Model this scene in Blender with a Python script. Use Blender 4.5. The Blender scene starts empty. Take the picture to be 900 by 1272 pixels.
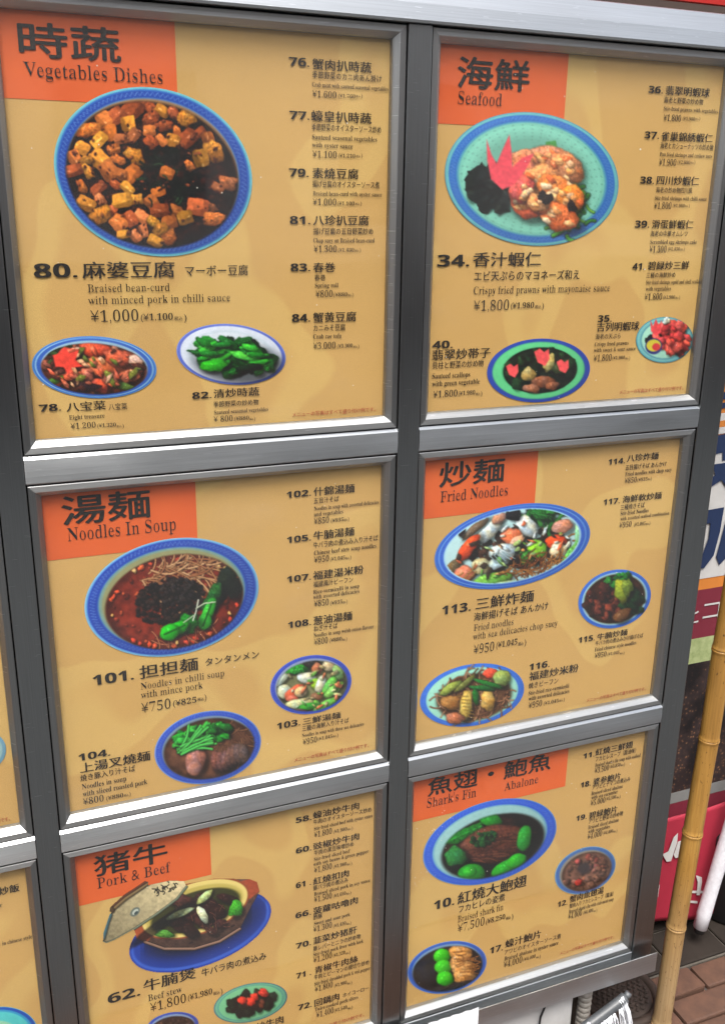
import bpy, bmesh, math, random
import numpy as np
from mathutils import Matrix, Vector

scene = bpy.context.scene
COL = scene.collection

# ------------------------------------------------------------------ camera
# world: X along the menu board, Y into the board, Z up; front of the posts is y = 0
F_PX, PX0, PY0 = 1191.5, 450.0, 636.0
R_AX = np.array([0.9292493, -0.10071096, 0.35546172])
D_AX = np.array([-0.01434358, 0.95156922, 0.30709978])
N_AX = np.array([-0.36917474, -0.29047085, 0.88280048])
CAM = np.array([0.0, -1.15, 1.55])
cam = bpy.data.cameras.new('camera')
cam.sensor_fit = 'HORIZONTAL'; cam.sensor_width = 36.0
cam.lens = F_PX / 900.0 * 36.0
cam.clip_start = 0.02; cam.clip_end = 400
camo = bpy.data.objects.new('camera', cam); COL.objects.link(camo)
M = Matrix(((R_AX[0], -R_AX[1], -R_AX[2]), (N_AX[0], -N_AX[1], -N_AX[2]), (-D_AX[0], D_AX[1], D_AX[2])))
camo.matrix_world = Matrix.Translation(Vector(CAM)) @ M.to_4x4()
scene.camera = camo

# ------------------------------------------------------------------ light
SUN_EL, SUN_AZ = math.radians(64), math.radians(200)     # azimuth clockwise from +Y
world = bpy.data.worlds.new('World'); scene.world = world; world.use_nodes = True
wn = world.node_tree
sky = wn.nodes.new('ShaderNodeTexSky'); sky.sky_type = 'NISHITA'; sky.sun_disc = False
sky.sun_elevation = SUN_EL; sky.sun_rotation = SUN_AZ
sky.air_density = 1.0; sky.dust_density = 4.0; sky.ozone_density = 0.6
bg = wn.nodes['Background']; bg.inputs[1].default_value = 0.15
hs = wn.nodes.new('ShaderNodeHueSaturation'); hs.inputs['Saturation'].default_value = .35      # thin white overcast
wn.links.new(sky.outputs[0], hs.inputs['Color']); wn.links.new(hs.outputs[0], bg.inputs[0])
sun = bpy.data.lights.new('sun', 'SUN'); sun.energy = 1.3; sun.angle = math.radians(30); sun.color = (1, .95, .88)
suno = bpy.data.objects.new('sun', sun); COL.objects.link(suno)
sd = Vector((math.sin(SUN_AZ) * math.cos(SUN_EL), math.cos(SUN_AZ) * math.cos(SUN_EL), math.sin(SUN_EL)))
suno.rotation_euler = sd.to_track_quat('Z', 'Y').to_euler()
suno.location = (0, -3, 8)
vs = scene.view_settings
vs.view_transform = 'Standard'; vs.look = 'None'; vs.gamma = 1.0; vs.use_curve_mapping = False
vs.exposure = 1.5
scene.cycles.max_bounces = 6; scene.cycles.diffuse_bounces = 3; scene.cycles.glossy_bounces = 3; scene.cycles.transmission_bounces = 2; scene.cycles.transparent_max_bounces = 8
scene.cycles.caustics_reflective = False

# ------------------------------------------------------------------ helpers
def S2L(c):
    c = np.asarray(c, float) / 255.0
    return np.where(c <= .04045, c / 12.92, ((c + .055) / 1.055) ** 2.4)

def ray(px, py):
    px = np.asarray(px, float); py = np.asarray(py, float)
    v = np.stack([(px - PX0) / F_PX, (py - PY0) / F_PX, np.ones_like(px)], -1)
    return np.stack([v @ R_AX, v @ N_AX, -(v @ D_AX)], -1)

def at_y(px, py, y):
    """where the line of sight meets the vertical plane at depth y"""
    w = ray(px, py); t = (y - CAM[1]) / w[..., 1]
    return CAM + w * t[..., None]

def at_z(px, py, z):
    w = ray(px, py); t = (z - CAM[2]) / w[..., 2]
    return CAM + w * t[..., None]

def x_on_line(px, y, z):
    """x of the point of the horizontal line (y, z) that lies at picture column px"""
    q = (px - PX0) / F_PX
    def cam_xz(x):
        p = np.array([x, y, z]) - CAM
        w = np.array([p[0], p[1], -p[2]])   # along r, n, d
        B = np.stack([R_AX, N_AX, D_AX])
        c = w @ B
        return c[0], c[2]
    a0, b0 = cam_xz(0.0); a1, b1 = cam_xz(1.0)
    return (q * b0 - a0) / ((a1 - a0) - q * (b1 - b0))

def node_mat(name, base, rough=.5, metal=0.0, **kw):
    m = bpy.data.materials.new(name); m.use_nodes = True
    b = m.node_tree.nodes['Principled BSDF']
    b.inputs['Base Color'].default_value = (*base, 1); b.inputs['Roughness'].default_value = rough
    b.inputs['Metallic'].default_value = metal
    for k, v in kw.items(): b.inputs[k].default_value = v
    return m

def N(m, t, **props):
    n = m.node_tree.nodes.new(t)
    for k, v in props.items(): setattr(n, k, v)
    return n
def L(m, a, b): m.node_tree.links.new(a, b)

def noise_node(m, scale, detail=4, stretch=None, rough=.5, coord='Object'):
    tc = N(m, 'ShaderNodeTexCoord'); n = N(m, 'ShaderNodeTexNoise')
    n.inputs['Scale'].default_value = scale; n.inputs['Detail'].default_value = detail; n.inputs['Roughness'].default_value = rough
    if stretch:
        mp = N(m, 'ShaderNodeMapping'); mp.inputs['Scale'].default_value = stretch
        L(m, tc.outputs[coord], mp.inputs[0]); L(m, mp.outputs[0], n.inputs['Vector'])
    else: L(m, tc.outputs[coord], n.inputs['Vector'])
    return n
def ramp(m, src, stops):
    r = N(m, 'ShaderNodeValToRGB'); e = r.color_ramp.elements
    while len(e) < len(stops): e.new(.5)
    for i, (p, c) in enumerate(stops):
        e[i].position = p; e[i].color = (*c, 1) if len(c) == 3 else c
    L(m, src, r.inputs[0]); return r
def bump(m, src, strength, dist=.001):
    b = N(m, 'ShaderNodeBump'); b.inputs['Strength'].default_value = strength; b.inputs['Distance'].default_value = dist
    L(m, src, b.inputs['Height']); L(m, b.outputs[0], m.node_tree.nodes['Principled BSDF'].inputs['Normal']); return b
def P(m): return m.node_tree.nodes['Principled BSDF']

# ------------------------------------------------------------------ materials
def steel(name, axis, base, aniso=.85, rough=.33):
    """brushed stainless steel, brushed along the given axis"""
    m = node_mat(name, base, rough, 1.0)
    st = {'x': (3, 260, 260), 'z': (260, 260, 3)}[axis]
    n = noise_node(m, 3.0, 5, st, .65)
    big = noise_node(m, 5.0, 3, {'x': (.6, 2, 3), 'z': (2, 2, .6)}[axis])
    mx = N(m, 'ShaderNodeMix', data_type='RGBA', blend_type='MULTIPLY'); mx.inputs[0].default_value = 1
    r1 = ramp(m, n.outputs[0], [(.25, tuple(c * .86 for c in base)), (.75, tuple(min(1, c * 1.08) for c in base))])
    r2 = ramp(m, big.outputs[0], [(.3, (.86, .86, .86)), (.7, (1, 1, 1))])
    L(m, r1.outputs[0], mx.inputs[6]); L(m, r2.outputs[0], mx.inputs[7])
    # grime and fine scratches across the metal
    g = noise_node(m, 90, 6, (1, 1, 1), .75)
    rg = ramp(m, g.outputs[0], [(.66, (1, 1, 1)), (.74, (.78, .76, .73))])
    m2 = N(m, 'ShaderNodeMix', data_type='RGBA', blend_type='MULTIPLY'); m2.inputs[0].default_value = .8
    L(m, mx.outputs[2], m2.inputs[6]); L(m, rg.outputs[0], m2.inputs[7])
    L(m, m2.outputs[2], P(m).inputs['Base Color'])
    # light hairline scratches left by cleaning
    sc_ = noise_node(m, 1.0, 1, (45, 45, 1300), .5); rsc = ramp(m, sc_.outputs[0], [(.735, (0, 0, 0)), (.76, (.5, .5, .5))])
    m3 = N(m, 'ShaderNodeMix', data_type='RGBA', blend_type='ADD'); m3.inputs[0].default_value = .55
    L(m, m2.outputs[2], m3.inputs[6]); L(m, rsc.outputs[0], m3.inputs[7]); L(m, m3.outputs[2], P(m).inputs['Base Color'])
    rr = ramp(m, big.outputs[0], [(.3, (rough - .05,) * 3), (.75, (rough + .1,) * 3)])
    L(m, rr.outputs[0], P(m).inputs['Roughness'])
    bump(m, n.outputs[0], .12, .0004)
    P(m).inputs['Anisotropic'].default_value = aniso
    t = N(m, 'ShaderNodeCombineXYZ')                       # reflections spread across the brushing
    for k_, v_ in enumerate((.02, .01, 1) if axis == 'x' else (1, .01, .02)): t.inputs[k_].default_value = v_
    L(m, t.outputs[0], P(m).inputs['Tangent'])
    return m
MAT = {}
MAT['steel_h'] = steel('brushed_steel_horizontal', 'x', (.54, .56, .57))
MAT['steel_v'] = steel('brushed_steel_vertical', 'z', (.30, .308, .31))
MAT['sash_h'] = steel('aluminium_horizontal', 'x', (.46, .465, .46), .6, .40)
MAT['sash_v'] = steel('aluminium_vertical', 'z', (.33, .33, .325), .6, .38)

def paper_mat():
    m = node_mat('menu_paper', (.6, .4, .15), .62)
    tc = N(m, 'ShaderNodeTexCoord')
    # damp patches where the sheet clings to the glass: lighter, with crisp wavy borders
    n = noise_node(m, 4.6, 1.2, (1, 1, .8), .4, 'Generated')
    oi = N(m, 'ShaderNodeObjectInfo')
    add = N(m, 'ShaderNodeVectorMath', operation='MULTIPLY_ADD')
    L(m, tc.outputs['Object'], add.inputs[0]); add.inputs[1].default_value = (5.5, 5.5, 4.6)
    vm = N(m, 'ShaderNodeVectorMath', operation='SCALE'); vm.inputs[0].default_value = (37, 11, 23)
    L(m, oi.outputs['Random'], vm.inputs['Scale']); L(m, vm.outputs[0], add.inputs[2])
    n.inputs['Scale'].default_value = 1.0; L(m, add.outputs[0], n.inputs['Vector'])
    base = (.660, .395, .128); lite = (.715, .455, .150)
    r = ramp(m, n.outputs[0], [(.54, base), (.555, lite), (.62, lite), (.66, base)])
    fine = noise_node(m, 700, 4); rf = ramp(m, fine.outputs[0], [(.3, (.86, .86, .85)), (.7, (1, 1, 1))])
    soft = noise_node(m, 3.2, 2); rs = ramp(m, soft.outputs[0], [(.3, (.93, .92, .90)), (.7, (1, 1, 1))])
    a = N(m, 'ShaderNodeMix', data_type='RGBA', blend_type='MULTIPLY'); a.inputs[0].default_value = 1
    b = N(m, 'ShaderNodeMix', data_type='RGBA', blend_type='MULTIPLY'); b.inputs[0].default_value = 1
    L(m, r.outputs[0], a.inputs[6]); L(m, rf.outputs[0], a.inputs[7])
    L(m, a.outputs[2], b.inputs[6]); L(m, rs.outputs[0], b.inputs[7])
    L(m, b.outputs[2], P(m).inputs['Base Color'])
    wv = noise_node(m, 7, 2); bump(m, wv.outputs[0], .25, .01)
    return m
MAT['paper'] = paper_mat()
def orange_mat():
    m = node_mat('orange_print', (.72, .115, .02), .6)
    n = noise_node(m, 6, 3); r = ramp(m, n.outputs[0], [(.3, (.66, .100, .020)), (.7, (.78, .135, .024))])
    L(m, r.outputs[0], P(m).inputs['Base Color']); return m
MAT['orange'] = orange_mat()
def ink(name, c, k=1.25):
    m = node_mat(name, c, .6)
    n = noise_node(m, 400, 3); r = ramp(m, n.outputs[0], [(.3, c), (.7, tuple(x * k for x in c))])
    L(m, r.outputs[0], P(m).inputs['Base Color']); return m
MAT['ink'] = ink('black_ink', (.010, .007, .005))
MAT['ink_red'] = ink('red_ink', (.36, .055, .02))
def pic_mat():
    m = node_mat('photo_print', (.5, .5, .5), .55)
    a = N(m, 'ShaderNodeAttribute', attribute_name='Col')
    n = noise_node(m, 1500, 2); r = ramp(m, n.outputs[0], [(.3, (.9, .9, .9)), (.7, (1, 1, 1))])
    x = N(m, 'ShaderNodeMix', data_type='RGBA', blend_type='MULTIPLY'); x.inputs[0].default_value = 1
    L(m, a.outputs[0], x.inputs[6]); L(m, r.outputs[0], x.inputs[7]); L(m, x.outputs[2], P(m).inputs['Base Color'])
    return m
MAT['pic'] = pic_mat()
def glass_mat():
    m = bpy.data.materials.new('window_glass'); m.use_nodes = True
    nt = m.node_tree; nt.nodes.remove(nt.nodes['Principled BSDF'])
    out = nt.nodes['Material Output']
    tr = N(m, 'ShaderNodeBsdfTransparent'); tr.inputs[0].default_value = (.97, .975, .97, 1)
    gl = N(m, 'ShaderNodeBsdfGlossy'); gl.inputs['Roughness'].default_value = .06; gl.inputs[0].default_value = (1, 1, 1, 1)
    # Schlick reflectance from the angle of view, the same on both faces of the thin pane
    ge = N(m, 'ShaderNodeNewGeometry'); dt = N(m, 'ShaderNodeVectorMath', operation='DOT_PRODUCT')
    L(m, ge.outputs['Normal'], dt.inputs[0]); L(m, ge.outputs['Incoming'], dt.inputs[1])
    ab = N(m, 'ShaderNodeMath', operation='ABSOLUTE'); L(m, dt.outputs['Value'], ab.inputs[0])
    om = N(m, 'ShaderNodeMath', operation='SUBTRACT'); om.inputs[0].default_value = 1; L(m, ab.outputs[0], om.inputs[1])
    pw = N(m, 'ShaderNodeMath', operation='POWER'); L(m, om.outputs[0], pw.inputs[0]); pw.inputs[1].default_value = 5
    fr = N(m, 'ShaderNodeMath', operation='MULTIPLY_ADD'); L(m, pw.outputs[0], fr.inputs[0]); fr.inputs[1].default_value = .96; fr.inputs[2].default_value = .034
    n = noise_node(m, 4, 2); bp = N(m, 'ShaderNodeBump'); bp.inputs['Strength'].default_value = .08; bp.inputs['Distance'].default_value = .02
    L(m, n.outputs[0], bp.inputs['Height']); L(m, bp.outputs[0], gl.inputs['Normal'])
    mx = N(m, 'ShaderNodeMixShader'); L(m, fr.outputs[0], mx.inputs[0]); L(m, tr.outputs[0], mx.inputs[1]); L(m, gl.outputs[0], mx.inputs[2])
    sm = noise_node(m, 5, 5, (1, 1, 2.2), .6); rsm = ramp(m, sm.outputs[0], [(.45, (.001,) * 3), (.62, (.005,) * 3), (.75, (.018,) * 3)])
    rgh = ramp(m, sm.outputs[0], [(.4, (.03,) * 3), (.7, (.16,) * 3)]); L(m, rgh.outputs[0], gl.inputs['Roughness'])
    df = N(m, 'ShaderNodeBsdfDiffuse'); df.inputs[0].default_value = (.8, .78, .74, 1)
    m2 = N(m, 'ShaderNodeMixShader'); L(m, rsm.outputs[0], m2.inputs[0]); L(m, mx.outputs[0], m2.inputs[1]); L(m, df.outputs[0], m2.inputs[2])
    L(m, m2.outputs[0], out.inputs[0]); return m
MAT['glass'] = glass_mat()
def mottled(name, c0, c1, scale, rough=.7, bmp=.3, dist=.002, stretch=None, metal=0):
    m = node_mat(name, c0, rough, metal)
    n = noise_node(m, scale, 6, stretch, .6); r = ramp(m, n.outputs[0], [(.3, c0), (.7, c1)])
    L(m, r.outputs[0], P(m).inputs['Base Color']); bump(m, n.outputs[0], bmp, dist); return m
MAT['dark_metal'] = mottled('dark_gap_metal', (.02, .02, .02), (.04, .04, .04), 20)
MAT['plaster'] = mottled('white_plaster', (.42, .42, .41), (.58, .58, .57), 14)
MAT['concrete'] = mottled('grey_concrete', (.20, .19, .18), (.30, .29, .27), 6)
MAT['red_paint'] = mottled('red_paint', (.33, .015, .012), (.42, .022, .016), 5, .3, .05)
MAT['brown'] = mottled('dark_brown_trim', (.035, .02, .015), (.06, .035, .025), 8)
MAT['window_dark'] = node_mat('facade_window', (.02, .025, .03), .05)

# ------------------------------------------------------------------ mesh helpers
def link(name, me, mat=None, parent=None, loc=None):
    o = bpy.data.objects.new(name, me); COL.objects.link(o)
    if mat is not None and me is not None and not me.materials: me.materials.append(mat)
    if parent is not None: o.parent = parent
    if loc is not None: o.location = loc
    return o
def tag(o, label, cat=None, group=None, kind=None):
    if label: o['label'] = label
    if cat: o['category'] = cat
    if group: o['group'] = group
    if kind: o['kind'] = kind
    return o
def empty(name, loc, label, cat, group=None):
    o = bpy.data.objects.new(name, None); COL.objects.link(o); o.location = loc; o.empty_display_size = .05
    return tag(o, label, cat, group)
def me_from(verts, faces, name='mesh', smooth=False):
    me = bpy.data.meshes.new(name); me.from_pydata([tuple(map(float, v)) for v in verts], [], faces); me.update()
    if smooth: me.polygons.foreach_set('use_smooth', [True] * len(me.polygons))
    return me
def me_box(x0, x1, y0, y1, z0, z1, bevel=0.0, seg=1):
    bm = bmesh.new()
    bmesh.ops.create_cube(bm, size=1)
    for v in bm.verts:
        v.co = Vector(((x0 + x1) / 2 + v.co.x * (x1 - x0), (y0 + y1) / 2 + v.co.y * (y1 - y0), (z0 + z1) / 2 + v.co.z * (z1 - z0)))
    if bevel: bmesh.ops.bevel(bm, geom=bm.edges[:], offset=bevel, segments=seg, affect='EDGES', profile=.5)
    me = bpy.data.meshes.new('box'); bm.to_mesh(me); bm.free(); return me
def me_prism_x(profile, x0, x1, x0b=None, x1b=None):
    """profile of (y, z, inset0, inset1): swept along x; insets shorten each end (mitres)"""
    n = len(profile); v = []
    for p in profile: v.append((x0 + (p[2] if len(p) > 2 else 0), p[0], p[1]))
    for p in profile: v.append((x1 - (p[2] if len(p) > 2 else 0), p[0], p[1]))
    f = [tuple(range(n))[::-1], tuple(range(n, 2 * n))] + [(i, (i + 1) % n, n + (i + 1) % n, n + i) for i in range(n)]
    me = me_from(v, f); bm = bmesh.new(); bm.from_mesh(me); bmesh.ops.recalc_face_normals(bm, faces=bm.faces); bm.to_mesh(me); bm.free()
    return me
def me_tube(pts, radii, seg=16, caps=True, smooth=True):
    pts = [Vector(p) for p in pts]; v = []; f = []
    up = Vector((0, 1, .01)).normalized()
    for i, p in enumerate(pts):
        t = (pts[min(i + 1, len(pts) - 1)] - pts[max(i - 1, 0)]).normalized()
        a = t.cross(up)
        if a.length < .1: a = t.cross(Vector((1, 0, 0)))
        a.normalize(); b = t.cross(a)
        for k in range(seg):
            an = 2 * math.pi * k / seg
            v.append(p + (a * math.cos(an) + b * math.sin(an)) * radii[i])
    for i in range(len(pts) - 1):
        for k in range(seg):
            f.append((i * seg + k, i * seg + (k + 1) % seg, (i + 1) * seg + (k + 1) % seg, (i + 1) * seg + k))
    if caps: f.append(tuple(range(seg))[::-1]); f.append(tuple((len(pts) - 1) * seg + k for k in range(seg)))
    return me_from(v, f, smooth=smooth)
def join_me(list_of):
    bm = bmesh.new()
    for me in list_of: bm.from_mesh(me)
    me = bpy.data.meshes.new('joined'); bm.to_mesh(me); bm.free()
    return me

# ------------------------------------------------------------------ ground and buildings
GZ = 0.0
def ground_mat():
    m = node_mat('brick_paving', (.2, .1, .06), .85)
    tc = N(m, 'ShaderNodeTexCoord'); b = N(m, 'ShaderNodeTexBrick')
    b.inputs['Scale'].default_value = 1.0; b.inputs['Brick Width'].default_value = .214; b.inputs['Row Height'].default_value = .064
    b.inputs['Mortar Size'].default_value = .004; b.offset = .5
    b.inputs['Color1'].default_value = (.17, .075, .04, 1); b.inputs['Color2'].default_value = (.12, .055, .035, 1); b.inputs['Mortar'].default_value = (.05, .04, .035, 1)
    L(m, tc.outputs['Object'], b.inputs['Vector']); L(m, b.outputs[0], P(m).inputs['Base Color']); bump(m, b.outputs[1], -.4, .004)
    return m
g = link('pavement', me_from([(-60, -60, -.012), (60, -60, -.012), (60, 60, -.012), (-60, 60, -.012)], [(0, 1, 2, 3)]), ground_mat())
tag(g, 'reddish brown brick paving in front of the menu board', kind='structure')
MAT['brick'] = mottled('brick_clay', (.055, .026, .016), (.095, .044, .025), 30, .8, .5, .002)  # clay tones lowered to include the shade on the paving
MAT['tile'] = mottled('dark_floor_tile', (.016, .0125, .010), (.030, .024, .020), 9, .85, .3, .002)  # dark tile, its colour lowered further to carry the doorway shadow
P(MAT['tile']).inputs['Specular IOR Level'].default_value = .15
MAT['grout'] = mottled('grout', (.06, .05, .04), (.09, .08, .065), 60, .9)
rng = random.Random(4)
brick_me = [me_box(-.104, .104, -.0292, .0292, -.05, .0, .004, 2) for _ in range(3)]
for bmz in brick_me:
    for v in bmz.vertices:
        v.co.x += rng.uniform(-.001, .001); v.co.z += rng.uniform(-.001, .001)
    bmz.materials.append(MAT['brick'])
for r_ in range(8):
    for c_ in range(9):
        o = link('brick', brick_me[rng.randrange(3)], None, g)
        o.location = (.32 + c_ * .214 + (r_ % 2) * .107, .128 - .032 - r_ * .064, rng.uniform(-.003, .002))
        o.rotation_euler = (rng.uniform(-.01, .01), rng.uniform(-.006, .006), rng.uniform(-.006, .006))
th = link('doorway_floor', me_box(.3, 2.4, .130, 1.2, -.05, -.006), MAT['grout']); tag(th, 'dark tiled doorway floor behind the brick paving', kind='structure')
tile_me = me_box(-.073, .073, -.049, .049, -.03, .0, .002); tile_me.materials.append(MAT['tile'])
for r_ in range(8):
    for c_ in range(13):
        o = link('tile', tile_me, None, th, (.42 + c_ * .151 + (r_ % 2) * .075, .132 + .0515 + r_ * .103, rng.uniform(-.001, .001)))

# shop wall that the doorway recess opens in
w = link('shop_wall', me_box(-4, 3.2, 1.2, 1.4, 0, 4.2), mottled('shop_wall_paint', (.03, .026, .022), (.05, .045, .04), 4)); tag(w, 'dark recessed shop wall behind the banner', 'wall')
sf = link('shade_soffit', me_box(-4, 3.2, .07, 1.2, 2.25, 2.45), MAT['brown']); tag(sf, 'unseen soffit added to shade the doorway recess', kind='structure')  # out of view, added to keep the doorway tiles and banner in shade
pl = link('plinth', me_box(-1.2, .905, .012, .5, 0, .190, .004), MAT['plaster']); tag(pl, 'scuffed white plaster plinth under the menu board', 'plinth')
sb = empty('red_fascia', (0, .03, 1.80), 'red painted fascia above the top steel rail', 'fascia')
link('panel', me_box(-.6, 1.5, 0, .03, .012, .40, .003), MAT['red_paint'], sb)
link('trim', me_box(-.6, 1.5, -.004, .026, .002, .012), MAT['brown'], sb)

# building on the other side of the street (it shows in the glass and the steel)
bd = empty('street_building', (0, -8.0, 0), 'grey building across the street mirrored in the menu glass', 'building')
link('wall', me_box(-12, 12, -.6, 0, 1.0, 6.2), mottled('facade_render', (.58, .53, .48), (.68, .63, .57), 1.5), bd)
link('stone_base', me_box(-12, 12, -.6, .06, -.02, 1.0), mottled('facade_base', (.035, .034, .032), (.06, .058, .055), 3), bd)
rd = link('road', me_box(-60, 60, -7.0, -.42, -.05, -.004), mottled('asphalt', (.060, .064, .066), (.085, .089, .09), 60, .9, .4, .003)); tag(rd, 'dark asphalt road', kind='structure')
frame_m = node_mat('facade_frame', (.5, .5, .48), .5)
win_me = me_box(-.75, .75, -.02, .03, 0, 1.4); win_me.materials.append(frame_m)
pane_me = me_box(-.68, .68, .03, .035, .07, 1.33); pane_me.materials.append(MAT['window_dark'])
for zz in (1.3, 3.6):
    for i in range(8):
        wv_ = link('window', win_me, None, bd, (-9.4 + i * 2.7, 0, zz)); link('pane', pane_me, None, wv_)
link('cornice', me_box(-12, 12, 0, .25, 6.0, 6.25), frame_m, bd)

# ------------------------------------------------------------------ the menu board
POSTS = [(-.5029, -.4718), (.0052, .0362), (.5132, .5443), (1.0166, 1.0592)]
ROWS = [(1.2617, 1.7532), (.7473, 1.2269), (.2325, .7128)]           # openings, z0..z1
COLS = [(POSTS[i][1], POSTS[i + 1][0]) for i in range(3)]
YP = .0158                                                            # face of the paper
board = empty('menu_board', (.28, .02, .19), 'brushed stainless steel display board divided into framed menu panels', 'display board')
def bpart(name, me, mat, parent=board):
    o = link(name, me, mat); bpy.context.view_layer.update(); o.parent = parent
    o.matrix_parent_inverse = Matrix.Translation(-Vector(board.location)) if parent is board else parent_inv[parent.name]
    return o
parent_inv = {}
for a, b in POSTS:
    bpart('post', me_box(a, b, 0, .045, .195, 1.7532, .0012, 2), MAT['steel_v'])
def rail_me(x0, x1, z0, z1):
    return me_prism_x([(.040, z0), (.0022, z0), (.0006, z0 + .0016), (-.0002, z0 + .010), (-.0004, (z0 + z1) / 2), (.0002, z1 - .0035), (.0040, z1), (.040, z1)], x0, x1)
GAP = .0018
for (a, b) in COLS:
    for z0, z1 in ((1.2269, 1.2617), (.7128, .7473)):
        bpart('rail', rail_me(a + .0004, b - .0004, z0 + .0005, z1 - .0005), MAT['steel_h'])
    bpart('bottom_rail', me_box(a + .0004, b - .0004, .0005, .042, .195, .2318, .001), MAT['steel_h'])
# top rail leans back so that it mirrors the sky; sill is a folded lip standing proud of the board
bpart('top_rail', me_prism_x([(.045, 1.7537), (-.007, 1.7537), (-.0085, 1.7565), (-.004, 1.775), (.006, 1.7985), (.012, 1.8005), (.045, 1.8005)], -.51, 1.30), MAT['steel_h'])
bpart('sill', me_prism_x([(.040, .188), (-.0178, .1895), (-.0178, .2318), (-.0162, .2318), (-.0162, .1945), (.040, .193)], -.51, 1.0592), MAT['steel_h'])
bpart('back_panel', me_box(-.5025, 1.0588, .0405, .047, .196, 1.80), MAT['dark_metal'])

def sash_me(length, horizontal):
    pass
def sash_bar(side, x0, x1, z0, z1):
    """one mitred bar; section: 8 mm flat face, then a slope down to the paper"""
    sec = [(.0026, 0.0), (.0022, .0009), (.0022, .0078), (.0030, .0086), (.0108, .0146), (.0160, .0150), (.0185, .0150), (.0185, 0.0)]   # (y, distance from the opening edge)
    v = []; n = len(sec)
    for e in (0, 1):
        for y, dd in sec:
            if side == 'bottom': v.append(((x0 + dd) if e == 0 else (x1 - dd), y, z0 + dd))
            if side == 'top': v.append(((x0 + dd) if e == 0 else (x1 - dd), y, z1 - dd))
            if side == 'left': v.append((x0 + dd, y, (z0 + dd) if e == 0 else (z1 - dd)))
            if side == 'right': v.append((x1 - dd, y, (z0 + dd) if e == 0 else (z1 - dd)))
    f = [tuple(range(n))[::-1], tuple(range(n, 2 * n))] + [(i, (i + 1) % n, n + (i + 1) % n, n + i) for i in range(n)]
    me = me_from(v, f); bm = bmesh.new(); bm.from_mesh(me); bmesh.ops.recalc_face_normals(bm, faces=bm.faces); bm.to_mesh(me); bm.free()
    return me
def droplet_me(rg, n, x0, x1, z0, z1, clusters):
    vv = []; ff = []
    for k in range(n):
        if clusters and rg.random() < .6:
            c = rg.choice(clusters); x = rg.gauss(c[0], c[2]); z = rg.gauss(c[1], c[2])
        else: x = rg.uniform(x0, x1); z = rg.uniform(z0, z1)
        if not (x0 < x < x1 and z0 < z < z1): continue
        rx = rg.uniform(.0003, .0009) * (1.6 if rg.random() < .12 else 1); rz = rx * rg.uniform(.6, 1.1); b0 = len(vv)
        for j in range(7):
            an = 2 * math.pi * j / 7; vv.append((x + rx * math.cos(an), 0, z + rz * math.sin(an)))
        vv.append((x, -rx * .6, z))
        for j in range(7): ff.append((b0 + j, b0 + (j + 1) % 7, b0 + 7))
    return me_from(vv, ff)
MAT['drop'] = node_mat('dried_droplet', (.62, .58, .5), .35)
rgd = random.Random(11)
YG = .0088
for ci, (a, b) in enumerate(COLS):
    for ri, (z0, z1) in enumerate(ROWS):
        fr = bpy.data.objects.new('panel_frame', None); COL.objects.link(fr); fr.parent = board
        fr.matrix_parent_inverse = Matrix.Translation(-Vector(board.location)); fr.empty_display_size = .02
        X0, X1, Z0, Z1 = a + GAP, b - GAP, z0 + GAP, z1 - GAP
        for s in ('bottom', 'top', 'left', 'right'):
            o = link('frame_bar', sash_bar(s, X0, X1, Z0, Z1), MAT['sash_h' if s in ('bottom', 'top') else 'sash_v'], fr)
        link('glass_pane', me_box(X0 + .0125, X1 - .0125, YG, YG + .0012, Z0 + .0125, Z1 - .0125), MAT['glass'], fr)
        cl = []
        if (ci, ri) == (2, 2): cl = [(X0 + .05, Z1 - .12, .02), (X0 + .10, Z1 - .10, .03), (X0 + .04, Z1 - .2, .015)]
        o = link('dried_droplets', droplet_me(rgd, 90 if cl else 16, X0 + .02, X1 - .02, Z0 + .02, Z1 - .02, cl), MAT['drop'], fr, (0, YG - .0001, 0))
        o['kind'] = 'stuff'

# ------------------------------------------------------------------ printed lettering
# line: (style, text, x0, baseline y, x1, height) measured on the photograph
def serif(s):
    r = ''
    for ch in s:
        if 'A' <= ch <= 'Z': r += chr(0x1D400 + ord(ch) - 65)
        elif 'a' <= ch <= 'z': r += chr(0x1D41A + ord(ch) - 97)
        elif '0' <= ch <= '9': r += chr(0x1D7CE + ord(ch) - 48)
        elif ch == '￥': r += '¥'
        else: r += ch
    return r
TEXT_CACHE = {}
PENDING = []
def key_of(style, text):
    return ({'H': 'K', 'R': 'J'}.get(style, style), text)
def request(style, text):
    k = key_of(style, text)
    if k in TEXT_CACHE: return
    TEXT_CACHE[k] = None
    c = bpy.data.curves.new('lettering', 'FONT'); c.size = 1.0
    c.body = serif(text) if k[0] in 'SsP' else ''.join(chr(0x1D7EC + ord(ch) - 48) if ch.isdigit() else ch for ch in text) if k[0] == 'N' else text
    c.offset = {'N': .0, 'K': 0, 'J': .0}.get(k[0], 0)
    c.resolution_u = 3 if k[0] in 'SNK' else 2
    o = bpy.data.objects.new('lettering', c); COL.objects.link(o); PENDING.append((k, o))
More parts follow.
